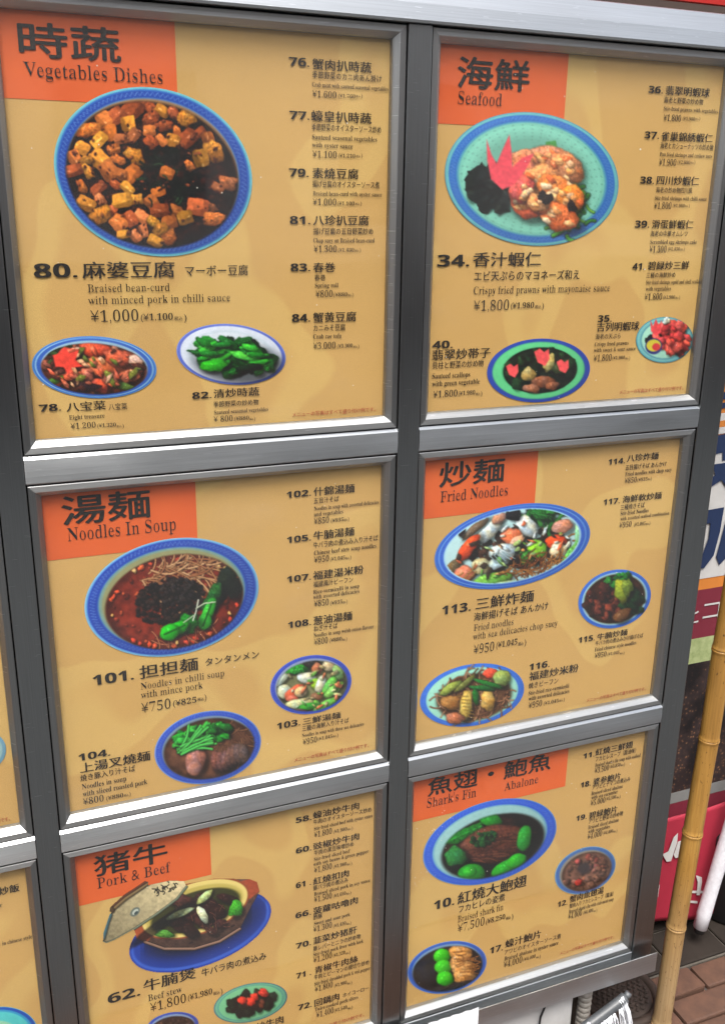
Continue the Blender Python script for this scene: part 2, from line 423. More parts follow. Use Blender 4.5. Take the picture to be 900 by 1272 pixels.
def slim(v, f, amount):
    """bring a bold serif outline down to book weight: stems lose width, hairlines keep theirs"""
    cnt = {}
    for p in f:
        for a, b in zip(p, p[1:] + p[:1]):
            key = (min(a, b), max(a, b)); cnt.setdefault(key, []).append((a, b))
    E_ = np.array([e[0] for e in cnt.values() if len(e) == 1])
    if len(E_) == 0: return v
    A = v[E_[:, 0]]; B = v[E_[:, 1]]; d = B - A; ln = np.hypot(d[:, 0], d[:, 1]) + 1e-9
    inn = np.stack([-d[:, 1], d[:, 0]], 1) / ln[:, None]                 # faces wind counter-clockwise: inside is to the left
    nv = np.zeros_like(v); np.add.at(nv, E_[:, 0], inn); np.add.at(nv, E_[:, 1], inn)
    l2 = np.hypot(nv[:, 0], nv[:, 1]); ok = l2 > 1e-6; nv[ok] /= l2[ok, None]
    th = np.full(len(v), .2)
    for i in np.where(ok)[0]:
        o = v[i]; n = nv[i]
        den = d[:, 1] * n[0] - d[:, 0] * n[1]
        with np.errstate(divide='ignore', invalid='ignore'):
            w0 = A - o; t = (w0[:, 0] * d[:, 1] - w0[:, 1] * d[:, 0]) / den; u = (w0[:, 0] * n[1] - w0[:, 1] * n[0]) / den
        hit = (np.abs(den) > 1e-9) & (t > 1e-4) & (u > -.001) & (u < 1.001) & (E_[:, 0] != i) & (E_[:, 1] != i)
        if hit.any(): th[i] = min(.2, t[hit].min())
    sft = np.minimum(amount, np.maximum(0, (th - .035)) * .42)
    return v + np.stack([nv[:, 0] * sft, nv[:, 1] * sft * .35], 1)
def resolve():
    bpy.context.view_layer.update()
    dg = bpy.context.evaluated_depsgraph_get()
    for k, o in PENDING:
        me = o.evaluated_get(dg).to_mesh()
        v = np.empty(len(me.vertices) * 3, 'f'); me.vertices.foreach_get('co', v); v = v.reshape(-1, 3)[:, :2].astype(float)
        f = [tuple(p.vertices) for p in me.polygons]
        if k[0] in 'SsP': v = slim(v, f, {'S': .030, 's': .009, 'P': .020}[k[0]])
        TEXT_CACHE[k] = (v, f)
        o.evaluated_get(dg).to_mesh_clear()
    for k, o in PENDING:
        c = o.data; bpy.data.objects.remove(o); bpy.data.curves.remove(c)
    PENDING.clear()
REF = {'K': '国', 'J': '国', 'N': '0', 'S': 'H', 's': 'H', 'P': 'H'}
def shifts(style, h_m):
    if style == 'H': d = .022; return [(0, 0), (d, 0), (-d, 0), (0, d * .7), (0, -d * .7)]
    if style == 'K': d = .020; return [(0, 0), (d, 0), (-d, 0)]
    if style == 'N': d = .020; return [(0, 0), (d, 0), (-d, 0)]
    if style in ('J', 'R'): return [(0, 0), (.014, 0)]
    return [(0, 0)]
def line_geometry(line, y_print, V, Fc):
    style, text, x0, yb, x1, h = line
    v, f = TEXT_CACHE[key_of(style, text)]
    if len(v) == 0: return
    rk = key_of(style, '')[0]
    rv = v if style == 'H' else TEXT_CACHE[(rk, REF[rk])][0]; r0, r1 = rv[:, 1].min(), rv[:, 1].max()
    p0 = at_y(x0, yb, y_print); p1 = at_y(x0, yb - h, y_print)
    hz = (p1[2] - p0[2]); xl = p0[0]; xr = x_on_line(x1, y_print, p0[2])
    sx = (xr - xl) / (v[:, 0].max() - v[:, 0].min()); sz = hz / (r1 - r0)
    for k, (dx, dz) in enumerate(shifts(style, hz)):
        b0 = len(V)
        xx = xl + (v[:, 0] - v[:, 0].min()) * sx + dx * sz; zz = p0[2] + (v[:, 1] - (r0 if rk in 'KJN' else 0)) * sz + dz * sz
        V.extend((float(q), y_print - k * .00003, float(t)) for q, t in zip(xx, zz))
        Fc.extend(tuple(b0 + i for i in reversed(ff)) for ff in f)
def lettering(name, lines, parent, mat, y_print):
    V = []; Fc = []
    for ln in lines: line_geometry(ln, y_print, V, Fc)
    # quads and triangles face the street
    me = me_from(V, Fc)
    return link(name, me, mat, parent)

def E(num, name, *rest):
    return [('N',) + num, ('K',) + name] + list(rest)
def J(*a): return ('J',) + a
def S(*a): return ('S' if a[-1] >= 8 else 's',) + a
def Pr(main, x0, y, x1, h, tail, t0, ty, t1, th):
    sl = (y - ty) / max(1, ((t0 + t1) - (x0 + x1)) / 2) * 0; w = t1 - t0; n = len(tail) + 1.6
    a_, b_ = .03 + .70 * n / (n + .6), .93
    rise = (math.tan(math.radians(-14)) if y > 820 else math.tan(math.radians(-7)) if y > 540 else 0) * w
    rise = rise * .8
    return [('P' if h < 10 else 'S', '￥' + main, x0, y, x1, h), ('s', '(￥' + tail, t0, ty, t0 + w * .70, th), ('J', '税込', t0 + w * .73, ty + rise * .73, t0 + w * .91, th * .62), ('s', ')', t0 + w * .94, ty + rise * .94, t1, th)]
NOTE = 'メニューの写真はすべて盛り付け例です。'

SHEETS = []
SHEETS.append(dict(cell=(1, 0), label='menu sheet headed Vegetables Dishes, with braised bean-curd in a round blue bowl', block=(220, 110, 0, 121),
 head=[('H', '時蔬', 25, 69, 150, 43), ('S', 'Vegetables Dishes', 30, 94, 202, 18)], note=(363, 518, 466, 5.5), entries=[
 E(('80.', 43, 345, 96, 18), ('麻婆豆腐', 103, 346, 217, 20), J('マーボー豆腐', 230, 343, 308, 13), S('Braised bean-curd', 109, 363, 211, 10), S('with minced pork in chilli sauce', 109.5, 378, 286, 10), *Pr('1,000', 113, 400, 172, 14, '1,100', 175, 398, 232, 8)),
 E(('78.', 49, 511.5, 76, 9), ('八宝菜', 83, 511.5, 131.5, 11), J('八宝菜', 135, 509.7, 158, 8), S('Eight treasure', 86, 521.4, 130, 5.5), *Pr('1,200', 88, 533, 119, 7, '1,320', 121, 531, 154, 4.5)),
 E(('82.', 239, 495.7, 262.6, 8.5), ('清炒時蔬', 265.6, 494.5, 322, 10.5), J('季節野菜の炒め物', 265, 506, 321, 7), S('Sauteed seasonal vegetables', 266, 514.6, 333, 5), *Pr(' 800', 265.6, 524.4, 289, 7, '880', 291, 522, 317, 4.5)),
 E(('76.', 359, 81, 384, 11), ('蟹肉扒時蔬', 388, 85.5, 461, 13), J('季節野菜のカニ肉あん掛け', 387.6, 96.5, 473.6, 8.5), S('Crab meat with sauteed seasonal vegetables', 387.6, 107, 482, 5.5), *Pr('1,600', 388, 120, 417.6, 8, '1,760', 420, 120.5, 450, 4.5)),
 E(('77.', 359.5, 147.5, 384, 10.5), ('蠔皇扒時蔬', 386.5, 150, 461, 13), J('季節野菜のオイスターソース炒め', 387, 161.5, 473, 8.5), S('Sauteed seasonal vegetables', 387.6, 172.5, 468, 6), S('with oyster sauce', 387.6, 182.3, 438, 6), *Pr('1,100', 388, 195, 418, 8, '1,210', 420, 195, 450, 4.5)),
 E(('79.', 359, 219, 383, 10.5), ('素燒豆腐', 388, 221, 445, 12.5), J('揚げ豆腐のオイスターソース煮', 388, 232.3, 471, 8.5), S('Braised bean-curd with oyster sauce', 388.5, 242.5, 474, 5.5), *Pr('1,000', 388.5, 254.4, 417.6, 8, '1,100', 419, 254.5, 449, 4.5)),
 E(('81.', 360, 278, 385, 10), ('八珍扒豆腐', 389, 279.4, 457.7, 12), J('揚げ豆腐の五目野菜炒め', 389, 291, 463, 8), S('Chop suey on Braised bean-curd', 389, 301, 465, 5.5), *Pr('1,300', 389.7, 313, 418, 8, '1,430', 419.6, 312.5, 448, 4.5)),
 E(('83.', 361, 337, 385, 10), ('春巻', 389, 338, 416, 11.5), J('春巻', 390.5, 348.5, 404, 7.5), S('Spring roll', 391, 357, 420, 5.5), *Pr('800', 392, 369, 413, 8, '880', 414, 368, 439, 4.5)),
 E(('84.', 362.6, 400, 385, 10), ('蟹黄豆腐', 389, 400.7, 442, 12), J('カニみそ豆腐', 389, 411.6, 428.5, 8), S('Crab roe tofu', 389, 420.7, 424, 5.5), *Pr('3,000', 389, 433.7, 416.6, 8, '3,300', 418.5, 432, 446, 4.5)),
 ]))
SHEETS.append(dict(cell=(2, 0), label='menu sheet headed Seafood, with crispy fried prawns on a turquoise plate', block=(703, 110, 544, 153),
 head=[('H', '海鮮', 567.7, 108, 656, 39), ('S', 'Seafood', 568.5, 128.5, 623, 16)], note=(769, 489.6, 848, 5), entries=[
 E(('34.', 543, 331, 582, 15), ('香汁蝦仁', 587, 331, 671, 17), J('エビ天ぷらのマヨネーズ和え', 588.6, 349, 719, 12), S('Crispy fried prawns with mayonaise sauce', 588, 365.4, 757, 9.5), *Pr('1,800', 588, 386, 631.5, 12.5, '1,980', 634, 383, 675, 7)),
 E(('40.', 537, 433, 561.6, 9.5), ('翡翠炒帯子', 536.5, 447.6, 608.5, 12.5), J('貝柱と野菜の炒め物', 536.5, 458.5, 600, 8.5), S('Sauteed scallops', 536.5, 470.5, 583.5, 6.5), S('with green vegetable', 536.5, 480, 595.5, 6.5), *Pr('1,800', 537.7, 494, 567.7, 8, '1,980', 569, 491, 598.5, 5)),
 E(('36.', 805, 114.8, 822.6, 9), ('翡翠明蝦球', 826, 117.2, 880.4, 11), J('海老と野菜の炒め物', 824, 127.2, 872.5, 7.5), S('Stir-fried prawns with vegetables', 824, 136.5, 891, 5), *Pr('1,800', 823.7, 149.6, 845, 8, '1,980', 847.5, 148.6, 869, 4)),
 E(('37.', 800, 171.5, 817.7, 9), ('雀巢錦綉蝦仁', 820.5, 174.2, 884, 11), J('海老とカシューナッツの炒め物', 819.5, 184, 885, 7.5), S('Pan fried shrimps and cashew nuts', 819, 193.5, 883.6, 5), *Pr('1,900', 818, 205, 839, 8, '2,090', 841, 203, 863, 4)),
 E(('38.', 794.6, 227.7, 811.6, 9), ('四川炒蝦仁', 815, 229, 867, 11), J('海老の炒め物四川風', 814, 239, 859, 7), S('Stir-fried shrimps with chilli sauce', 813, 248, 877, 5), *Pr('1,800', 811.6, 259, 833, 8, '1,980', 835, 257, 856, 4)),
 E(('39.', 788, 282.5, 805.6, 9), ('滑蛋鮮蝦仁', 809, 283.6, 860, 10.5), J('海老の中華オムレツ', 807, 293.5, 853.4, 7), S('Scrambled egg shrimps cake', 807, 302.7, 865, 5), *Pr('1,300', 806, 313.5, 827, 8, '1,430', 829, 311, 850, 4)),
 E(('41.', 785, 335, 800, 8.5), ('碧緑炒三鮮', 804, 335, 855, 10), J('三種の海鮮炒め', 802, 345, 838, 6.5), S('Stir-fried shrimps squid and shell scallop', 802, 353, 870, 5), S('with vegetables', 801.5, 361, 832.7, 5), *Pr('1,800', 800, 372.7, 821.5, 8, '1,980', 823, 371, 844, 4)),
 E(('35.', 742, 400, 759, 8.5), ('吉列明蝦球', 740.7, 411.8, 793, 10.5), J('海老の天ぷら', 739, 421.6, 770, 6.5), S('Crispy fried prawns', 738, 430, 780, 5), S('with sweet & sour sauce', 737, 437.5, 789, 5), *Pr('1,800', 736.7, 449, 759, 8, '1,980', 760, 446.5, 782, 4)),
 ]))
SHEETS.append(dict(cell=(1, 1), label='menu sheet headed Noodles In Soup, with chilli soup noodles in a blue bowl', block=(244, 640, 57, 697),
 head=[('H', '湯麺', 78.7, 653, 187, 36), ('S', 'Noodles In Soup', 84.4, 672.5, 218.5, 16.5)], note=(365.5, 947, 457.7, 5), entries=[
 E(('101.', 116, 852, 166, 13), ('担担麺', 174, 844, 246, 16), J('タンタンメン', 255, 828, 321.7, 9.5), S('Noodles in chilli soup', 175, 857, 278.5, 8.5), S('with mince pork', 175, 868, 252, 8.5), *Pr('750', 176, 886, 212, 12, '825', 215, 877.6, 256.6, 7)),
 E(('104.', 97.7, 946, 137, 9), ('上湯叉燒麺', 100, 961, 186.6, 12), J('焼き豚入り汁そば', 100, 971.4, 168, 8), S('Noodles in soup', 102, 981, 157, 6.5), S('with sliced roasted pork', 103, 990, 183, 6.5), *Pr('800', 103.5, 1000.5, 129, 8, '880', 132, 994.6, 162.5, 5)),
 E(('102.', 356, 618.7, 386, 8), ('什錦湯麺', 389.5, 616.5, 440, 10.5), J('五目汁そば', 389.5, 626, 420.7, 7), S('Noodles in soup with assorted delicacies', 390, 634.3, 470, 5), S('and vegetables', 390, 641.5, 426, 5), *Pr('850', 390, 651.4, 408.4, 7.5, '935', 410.7, 649, 433.5, 4.5)),
 E(('105.', 356.4, 674.8, 386, 8), ('牛腩湯麺', 389.5, 671, 439.6, 10.5), J('牛バラ肉の煮込み入り汁そば', 389, 681.4, 469, 7.5), S('Chinese beef stew soup noodles', 390, 689.7, 467, 5.5), *Pr('950', 390, 699.4, 408.4, 7.5, '1,045', 410, 697, 436, 4.5)),
 E(('107.', 356.4, 724, 386, 8), ('福建湯米粉', 389, 720.7, 451, 10.5), J('福建風汁ビーフン', 389, 730, 438, 7), S('Rice-vermicelli in soup', 389, 738, 446, 5), S('with assorted delicacies', 389, 744.5, 446, 5), *Pr('850', 390, 754, 408, 7.5, '935', 410, 751.5, 431.4, 4.5)),
 E(('108.', 357.8, 780.6, 386, 8), ('葱油湯麺', 389.5, 777, 437, 10.5), J('ねぎ汁そば', 389.5, 785, 419, 7), S('Noodles in soup welsh onion flavour', 389.5, 792, 464, 5), *Pr('800', 390, 801.6, 407, 7.5, '880', 409, 798, 431, 4.5)),
 E(('103.', 344, 906.4, 372.6, 8), ('三鮮湯麺', 376, 901, 423, 8), J('三種の海鮮入り汁そば', 375, 909, 433, 6.5), S('Noodles in soup with three sea delicacies', 375, 916.2, 451.6, 4.5), *Pr('950', 376, 925.5, 393.6, 7, '1,045', 395, 920, 420, 4)),
 ]))
SHEETS.append(dict(cell=(2, 1), label='menu sheet headed Fried Noodles, with seafood on an oval white plate', block=(665.5, 600, 525.5, 645),
 head=[('H', '炒麺', 545.5, 605.5, 625, 30), ('S', 'Fried Noodles', 546.5, 624, 630, 13.5)], note=(728, 872.7, 801, 4.5), entries=[
 E(('113.', 548.7, 764, 584, 11), ('三鮮炸麺', 590.5, 758, 662, 14), J('海鮮揚げそば あんかけ', 588, 772, 680, 10), S('Fried noodles', 588, 784, 637, 8), S('with sea delicacies chop suey', 587, 795, 692, 8), *Pr('950', 588, 812.7, 613, 11, '1,045', 616, 805, 653, 7)),
 E(('115.', 718, 799, 738, 7), ('牛腩炒麺', 741, 795.5, 778.6, 7.5), J('牛バラ肉の煮込みかけ揚げそば', 739, 802.5, 798, 5.5), S('Fried chinese style noodles', 738, 809.6, 789.6, 4.5), *Pr('950', 738, 818, 752.5, 6, '1,045', 754, 814.7, 775, 3.5)),
 E(('116.', 657, 833, 682, 8), ('福建炒米粉', 656.6, 846, 717.5, 10), J('焼きビーフン', 656, 856, 692.6, 7), S('Stir-fried rice-vermicelli', 656, 864, 706.5, 5), S('with assorted delicacies', 656, 870.7, 706.5, 5), *Pr('950', 656, 880.5, 672.5, 7.5, '1,045', 674.7, 876, 701, 4)),
 E(('114.', 755, 577.4, 775.4, 7), ('八珍炸麺', 778, 574, 817, 8.5), J('五目揚げそば あんかけ', 776, 584.4, 827, 6.5), S('Fried noodles with chop suey', 776, 591.5, 833.6, 5), *Pr('850', 775, 600.6, 790, 6.5, '935', 791, 598, 809, 4)),
 E(('117.', 749, 627.4, 769, 7), ('海鮮軟炒麺', 772.6, 625, 821, 8.5), J('三種焼きそば', 770, 634, 800, 6.5), S('Stir-fried Noodles', 770, 640.4, 805, 5), S('with assorted seafood combination', 770, 646.8, 830.6, 4.5), *Pr('950', 768.6, 656, 783.6, 6.5, '1,045', 787, 653.6, 807, 4)),
 ]))
SHEETS.append(dict(cell=(1, 2), label='menu sheet headed Pork & Beef, with a clay pot of beef stew', block=(261.5, 1060, 98, 1126),
 head=[('H', '猪牛', 118, 1090, 208, 25.5), ('S', 'Pork & Beef', 121, 1104.5, 212, 13)], note=(355, 1293, 452, 4.5), entries=[
 E(('62.', 134.5, 1247.6, 174, 12), ('牛腩煲', 179, 1233, 243, 14), J('牛バラ肉の煮込み', 250.5, 1214, 330.5, 9.5), S('Beef stew', 184, 1244.5, 226, 8), *Pr('1,800', 187, 1258, 231, 11, '1,980', 233.5, 1243.5, 276.6, 7)),
 [('K', '炒牛肉', 318, 1281, 352, 9)],
 E(('58.', 367.5, 1023, 386.6, 7), ('蠔油炒牛肉', 388.7, 1018, 445.7, 8.5), J('牛肉のオイスターソース炒め', 389, 1025, 461, 6), S('Stir-fried sliced beef with oyster sauce', 390, 1032, 462.5, 4.5), *Pr('1,800', 390, 1041, 412, 7, '1,980', 414, 1035.6, 438, 4)),
 E(('60.', 367.5, 1061, 386.6, 7), ('豉椒炒牛肉', 389, 1056.5, 445.7, 8.5), J('牛肉の黒豆味噌炒め', 390, 1063.3, 439, 6), S('Stir-fried sliced beef', 390, 1070, 434.6, 4.5), S('with soy beans & green pepper', 389, 1076.3, 457.6, 4.5), *Pr('1,800', 390, 1085, 412, 7, '1,980', 414, 1079, 437, 4)),
 E(('61 .', 367.5, 1104, 386, 7), ('紅燒扣肉', 389, 1100, 433, 8.5), J('豚バラ肉の煮込み', 389, 1107, 432, 6), S('Braised sliced pork in soy sauce', 390, 1113.5, 459.5, 4.5), *Pr('1,500', 390, 1121.7, 412, 7, '1,650', 414, 1115.5, 436, 4)),
 E(('66.', 367, 1141.5, 386, 7), ('菠蘿咕嚕肉', 389, 1137, 444, 8.5), J('酢豚', 389, 1143.6, 400, 6), S('Sweet and sour pork', 390, 1150, 434.6, 4.5), *Pr('1,300', 389, 1158.7, 412, 7, '1,430', 414, 1152.8, 436, 4)),
 E(('70.', 367.5, 1179.4, 386, 7), ('韮菜炒猪肝', 389, 1174, 443, 8.5), J('豚レバーとニラの炒め物', 389, 1182.4, 447.5, 6), S('Stir-fried pork liver with leek', 389, 1188.6, 451, 4.5), *Pr('1,200', 389, 1196.8, 412, 7, '1,320', 413.5, 1189.5, 435, 4)),
 E(('71 .', 368, 1216.6, 386, 7), ('青椒牛肉絲', 391, 1210.5, 444, 8.5), J('牛肉とピーマンの細切り炒め', 390, 1218, 458, 6), S('Stir-fried shredded pork & red pepper', 390.5, 1225, 459.5, 4.5), *Pr('1,800', 391, 1233, 413, 7, '1,980', 415, 1227, 437, 4)),
 E(('72.', 370, 1256, 387, 7), ('回鍋肉', 390.5, 1251.3, 421, 8.5), J('ホイコーロー', 425.5, 1240, 457.6, 5.5), S('Twice-cooked pork slices', 391, 1257, 444.5, 4.5), *Pr('1,400', 393, 1265, 414, 7, '1,540', 415, 1258, 437.6, 4)),
 ]))
SHEETS.append(dict(cell=(2, 2), label="menu sheet headed Shark's Fin and Abalone, with dark braised fin in a bowl", block=(704, 950, 512, 1021.8),
 head=[('H', '魚翅・鮑魚', 531, 990, 683, 22), ('S', "Shark's Fin", 530, 1004, 591, 11.5), ('S', 'Abalone', 626, 982.5, 668, 10)], note=(695, 1187, 761.6, 4), entries=[
 E(('10.', 538.7, 1131, 563.6, 11), ('紅燒大鮑翅', 568, 1124.4, 653, 14), J('フカヒレの姿煮', 569, 1135, 626.5, 9), S('Braised shark fin', 568, 1146.5, 624.7, 8), *Pr('7,500', 568, 1159, 601, 10, '8,250', 603, 1148.5, 637, 6)),
 E(('17.', 608, 1185.6, 624, 8), ('蠔汁鮑片', 627, 1178.5, 671, 9.5), J('アワビのオイスターソース煮', 626, 1187, 696, 6), S('Braised abalone in oyster sauce', 626, 1194, 693, 5), *Pr('4,000', 625, 1203, 648, 7.5, '4,400', 649.6, 1194.5, 671, 4)),
 E(('11.', 724, 943, 737.6, 6.5), ('紅燒三鮮翅', 739, 939.4, 785, 8), J('フカヒレスープ（醤油味）', 739, 946.6, 789, 6), S("Braised shark's fin soup with seafood", 738.7, 953.2, 795, 4.5), *Pr('3,500', 738, 961, 755.6, 6.5, '3,850', 757, 955, 775.5, 4)),
 E(('18.', 720.7, 979, 733, 6.5), ('婆参鮑片', 736, 976, 770, 8), J('アワビとナマコの煮込み', 735, 982, 782, 6), S('Braised sliced abalone', 734, 988.3, 773, 4.5), S('with sea cucumber', 734, 993.6, 766.7, 4.5), *Pr('5,000', 733, 1001.5, 751, 6.5, '5,500', 752, 995, 770, 4)),
 E(('19.', 715, 1020.6, 728, 6.5), ('碧緑鮑片', 731, 1018, 765.6, 8), J('アワビと野菜の炒め物', 730.5, 1024.3, 773, 6), S('Braised sliced abalone', 730, 1030.5, 768, 4.5), S('with vegetables', 730, 1035.8, 757, 4.5), *Pr('4,000', 729, 1043.3, 747, 6.5, '4,400', 748.5, 1037.5, 766, 4)),
 E(('12.', 692, 1127.4, 704, 6.5), ('蟹肉魚翅湯', 707, 1122, 749, 8), J('蟹肉入りフカヒレスープ（醤油）', 706.6, 1129, 761, 5.5), S("Braised shark's fin with crab meat soup", 706, 1135.3, 761.5, 4.5), *Pr('4,000', 705, 1142.6, 722, 6.5, '4,400', 724, 1136.4, 741, 4)),
 ]))
SHEETS.append(dict(cell=(0, 1), label='menu sheet beside the Noodles In Soup panel, with a pale blue plate', block=None, head=[], note=(-82, 1039, 12.6, 5.5), entries=[]))
SHEETS.append(dict(cell=(0, 2), label='menu sheet ending in 炒飯, with a turquoise bowl at its foot', block=None, head=[], note=None, entries=[
 [('K', '炒飯', -1, 1113, 24.4, 9.5)], [('s', 'in chinese style', 3, 1175, 40, 5)], [('s', 'er', -3, 1128, 3, 5)]]))

# ------------------------------------------------------------------ printed dish photographs
def hash2(ix, iy, seed):
    h = (ix.astype(np.int64) * 374761393 + iy.astype(np.int64) * 668265263 + seed * 974711) & 0x7fffffff
    h = ((h ^ (h >> 13)) * 1274126177) & 0x7fffffff
    return ((h ^ (h >> 16)) & 0xffff) / 65535.0
def vnoise(x, y, seed=0):
    x0 = np.floor(x); y0 = np.floor(y); fx = x - x0; fy = y - y0
    fx = fx * fx * (3 - 2 * fx); fy = fy * fy * (3 - 2 * fy)
    a = hash2(x0, y0, seed); b = hash2(x0 + 1, y0, seed); c = hash2(x0, y0 + 1, seed); d = hash2(x0 + 1, y0 + 1, seed)
    return (a * (1 - fx) + b * fx) * (1 - fy) + (c * (1 - fx) + d * fx) * fy
def fbm(x, y, seed=0, o=3):
    s = 0; k = .5; t = 0
    for i in range(o): s = s + k * vnoise(x, y, seed + i * 17); t += k; x = x * 2.03; y = y * 2.03; k *= .5
    return s / t
def sstep(a, b, x):
    t = np.clip((x - a) / (b - a), 0, 1); return t * t * (3 - 2 * t)

class Pic:
    """a printed photograph: x, y are millimetre-like print units (1 unit = 1 photo pixel) about its centre"""
    def __init__(s, x, y, seed):
        s.x = x; s.y = y; s.c = np.zeros(x.shape + (3,)); s.clip = np.ones(x.shape); s.rg = random.Random(seed); s.seed = seed
    def put(s, idx, m, col):
        m = (m * s.clip[idx])[..., None]; s.c[idx] = s.c[idx] * (1 - m) + np.asarray(col) * m
    def near(s, x, y, r): return np.where((np.abs(s.x - x) < r) & (np.abs(s.y - y) < r))
    def shadow(s, x, y, rx, ry, ang, k=.45):
        i = s.near(x, y, max(rx, ry) * 1.6 + 3)
        if len(i[0]) == 0: return
        p, q = s.rot(i, x + .12 * rx + .6, y + .22 * ry + .8, ang); r = np.sqrt((p / rx) ** 2 + (q / ry) ** 2)
        m = (1 - sstep(.8, 1.35, r)) * k * s.clip[i]; s.c[i] *= (1 - m)[..., None]
    def rot(s, i, x, y, ang):
        c, n = math.cos(ang), math.sin(ang); dx = s.x[i] - x; dy = s.y[i] - y
        return dx * c + dy * n, -dx * n + dy * c
    def ell(s, x, y, rx, ry, ang, col, soft=.05):
        i = s.near(x, y, max(rx, ry) * 1.1 + 1); p, q = s.rot(i, x, y, ang)
        r = np.sqrt((p / rx) ** 2 + (q / ry) ** 2); s.put(i, 1 - sstep(1 - soft, 1 + soft, r), col)
    def blob(s, x, y, rx, ry, ang, col, rough=.18, spec=.25, tex=.18, sh=.45, flat=.0):
        if sh: s.shadow(x, y, rx, ry, ang, sh)
        i = s.near(x, y, max(rx, ry) * 1.45)
        if len(i[0]) == 0: return
        p, q = s.rot(i, x, y, ang); p = p / rx; q = q / ry; sd = s.rg.randrange(9999)
        th = np.arctan2(q, p)
        X_, Y_ = s.x[i], s.y[i]
        r = np.sqrt(p * p + q * q) * (1 + rough * 2.4 * (vnoise(np.cos(th) * 1.8 + 9, np.sin(th) * 1.8 + 9, sd) - .5) + .6 * max(0, rough - .05) * (fbm(X_ * .33, Y_ * .33, sd + 7, 2) - .5))
        z = np.sqrt(np.clip(1 - r * r, 0, 1)); z = .5 * z + .5 * np.clip(z * 1.6, 0, 1); ux = p * math.cos(ang) - q * math.sin(ang); uy = p * math.sin(ang) + q * math.cos(ang)
        wr = fbm(p * 2.2 + 5, q * 3.4 + 5, sd + 1) - .5                       # folds and fibres
        d = np.clip(-.30 * ux - .46 * uy + .72 * z + .55 * min(1, rough * 4) * wr, 0, 1.25)
        k = .52 + .60 * d; k = k * (1 + tex * 2.6 * (fbm(X_ * .55, Y_ * .55, sd) - .5))
        sp = spec * .8 * (vnoise(X_ * .55, Y_ * .55, sd + 3) > .70) * np.exp(-(((ux + .22) ** 2 + (uy + .30) ** 2) / .16))
        hue = 1 + (vnoise(X_ * .16, Y_ * .16, sd + 11) - .5)[..., None] * np.array([.16, .02, -.22])
        s.put(i, 1 - sstep(.90, 1.08, r), np.clip(np.asarray(col, float) * k[..., None] * hue + 230 * sp[..., None], 0, 255))
    def cube(s, x, y, w, h, ang, col, side=.55):
        s.shadow(x, y, w, h, ang, .5)
        i = s.near(x, y, max(w, h) * 1.6)
        if len(i[0]) == 0: return
        p, q = s.rot(i, x, y, ang); sd = s.rg.randrange(9999)
        wob = 2.2 * (fbm(s.x[i] * .22, s.y[i] * .22, sd, 2) - .5)
        P_ = np.abs(p / w + wob * .10); Q_ = np.abs(q / h + wob * .10)
        r = (P_ ** 5 + Q_ ** 5) ** .2
        sx, sy = math.sin(ang), math.cos(ang)
        edge = sstep(.22, .34, (q / h) + .25 * (p / w) + .12 * wob); edge2 = sstep(.45, .55, p / w - .1 * wob)
        k = 1.06 - side * .75 * edge - side * .45 * edge2 * (1 - edge)
        k = k * (1 + .42 * (fbm(s.x[i] * .30, s.y[i] * .30, sd + 1) - .5)) + .05 * (-(p / w) - (q / h))
        hl = 60 * np.exp(-(((q / h) + .05) ** 2 / .02)) * (vnoise(s.x[i] * .35, s.y[i] * .35, sd + 2) > .72)
        s.put(i, 1 - sstep(.93, 1.04, r), np.clip(np.asarray(col, float) * k[..., None] + hl[..., None], 0, 255))
    def scatter(s, x, y, rx, ry, cols, n, lo, hi, elong=2.0, spec=.25):
        for k in range(n):
            px, py = inell(s.rg, x, y, rx, ry); w = s.rg.uniform(lo, hi)
            s.blob(px, py, w * s.rg.uniform(1, elong), w * s.rg.uniform(.5, .9), s.rg.uniform(-1.2, 1.2), s.rg.choice(cols), .3, spec, .25, .4)
    def leaf(s, x, y, ln, w, ang, col):
        s.blob(x, y, ln, w, ang, col, .28, .12, .35); c, n = math.cos(ang) * ln, math.sin(ang) * ln
        s.strand([(x - c * .9, y - n * .9), (x + c * .8, y + n * .8)], .6, tuple(min(255, v * 1.35 + 20) for v in col), .1)
        for t in (-.5, -.1, .3, .6):
            for sg in (-1, 1): s.strand([(x + c * t, y + n * t), (x + c * (t + .22) - sg * n / ln * w * .7, y + n * (t + .22) + sg * c / ln * w * .7)], .35, tuple(min(255, v * 1.2 + 10) for v in col), .1)
    def strand(s, pts, w, col, hl=.35):
        pts = np.asarray(pts, float); mn = pts.min(0) - w * 2; mx = pts.max(0) + w * 2
        i = np.where((s.x > mn[0]) & (s.x < mx[0]) & (s.y > mn[1]) & (s.y < mx[1]))
        if len(i[0]) == 0: return
        X = s.x[i]; Y = s.y[i]; best = np.full(X.shape, 1e9); sg = np.zeros(X.shape)
        for a, b in zip(pts[:-1], pts[1:]):
            d = b - a; l2 = max(d @ d, 1e-9); t = np.clip(((X - a[0]) * d[0] + (Y - a[1]) * d[1]) / l2, 0, 1)
            ex = X - a[0] - t * d[0]; ey = Y - a[1] - t * d[1]; dd = np.hypot(ex, ey)
            side = (-.5 * ex - .8 * ey); u = dd < best; best = np.where(u, dd, best); sg = np.where(u, side, sg)
        r = best / w; dark = (1 - sstep(1.0, 1.9, r)) * .45 * s.clip[i]; s.c[i] *= (1 - dark)[..., None]
        k = .72 + hl * np.clip(sg / w, -1, 1) + .25 * np.sqrt(np.clip(1 - r * r, 0, 1))
        s.put(i, 1 - sstep(.75, 1.1, r), np.clip(np.asarray(col, float) * k[..., None], 0, 255))
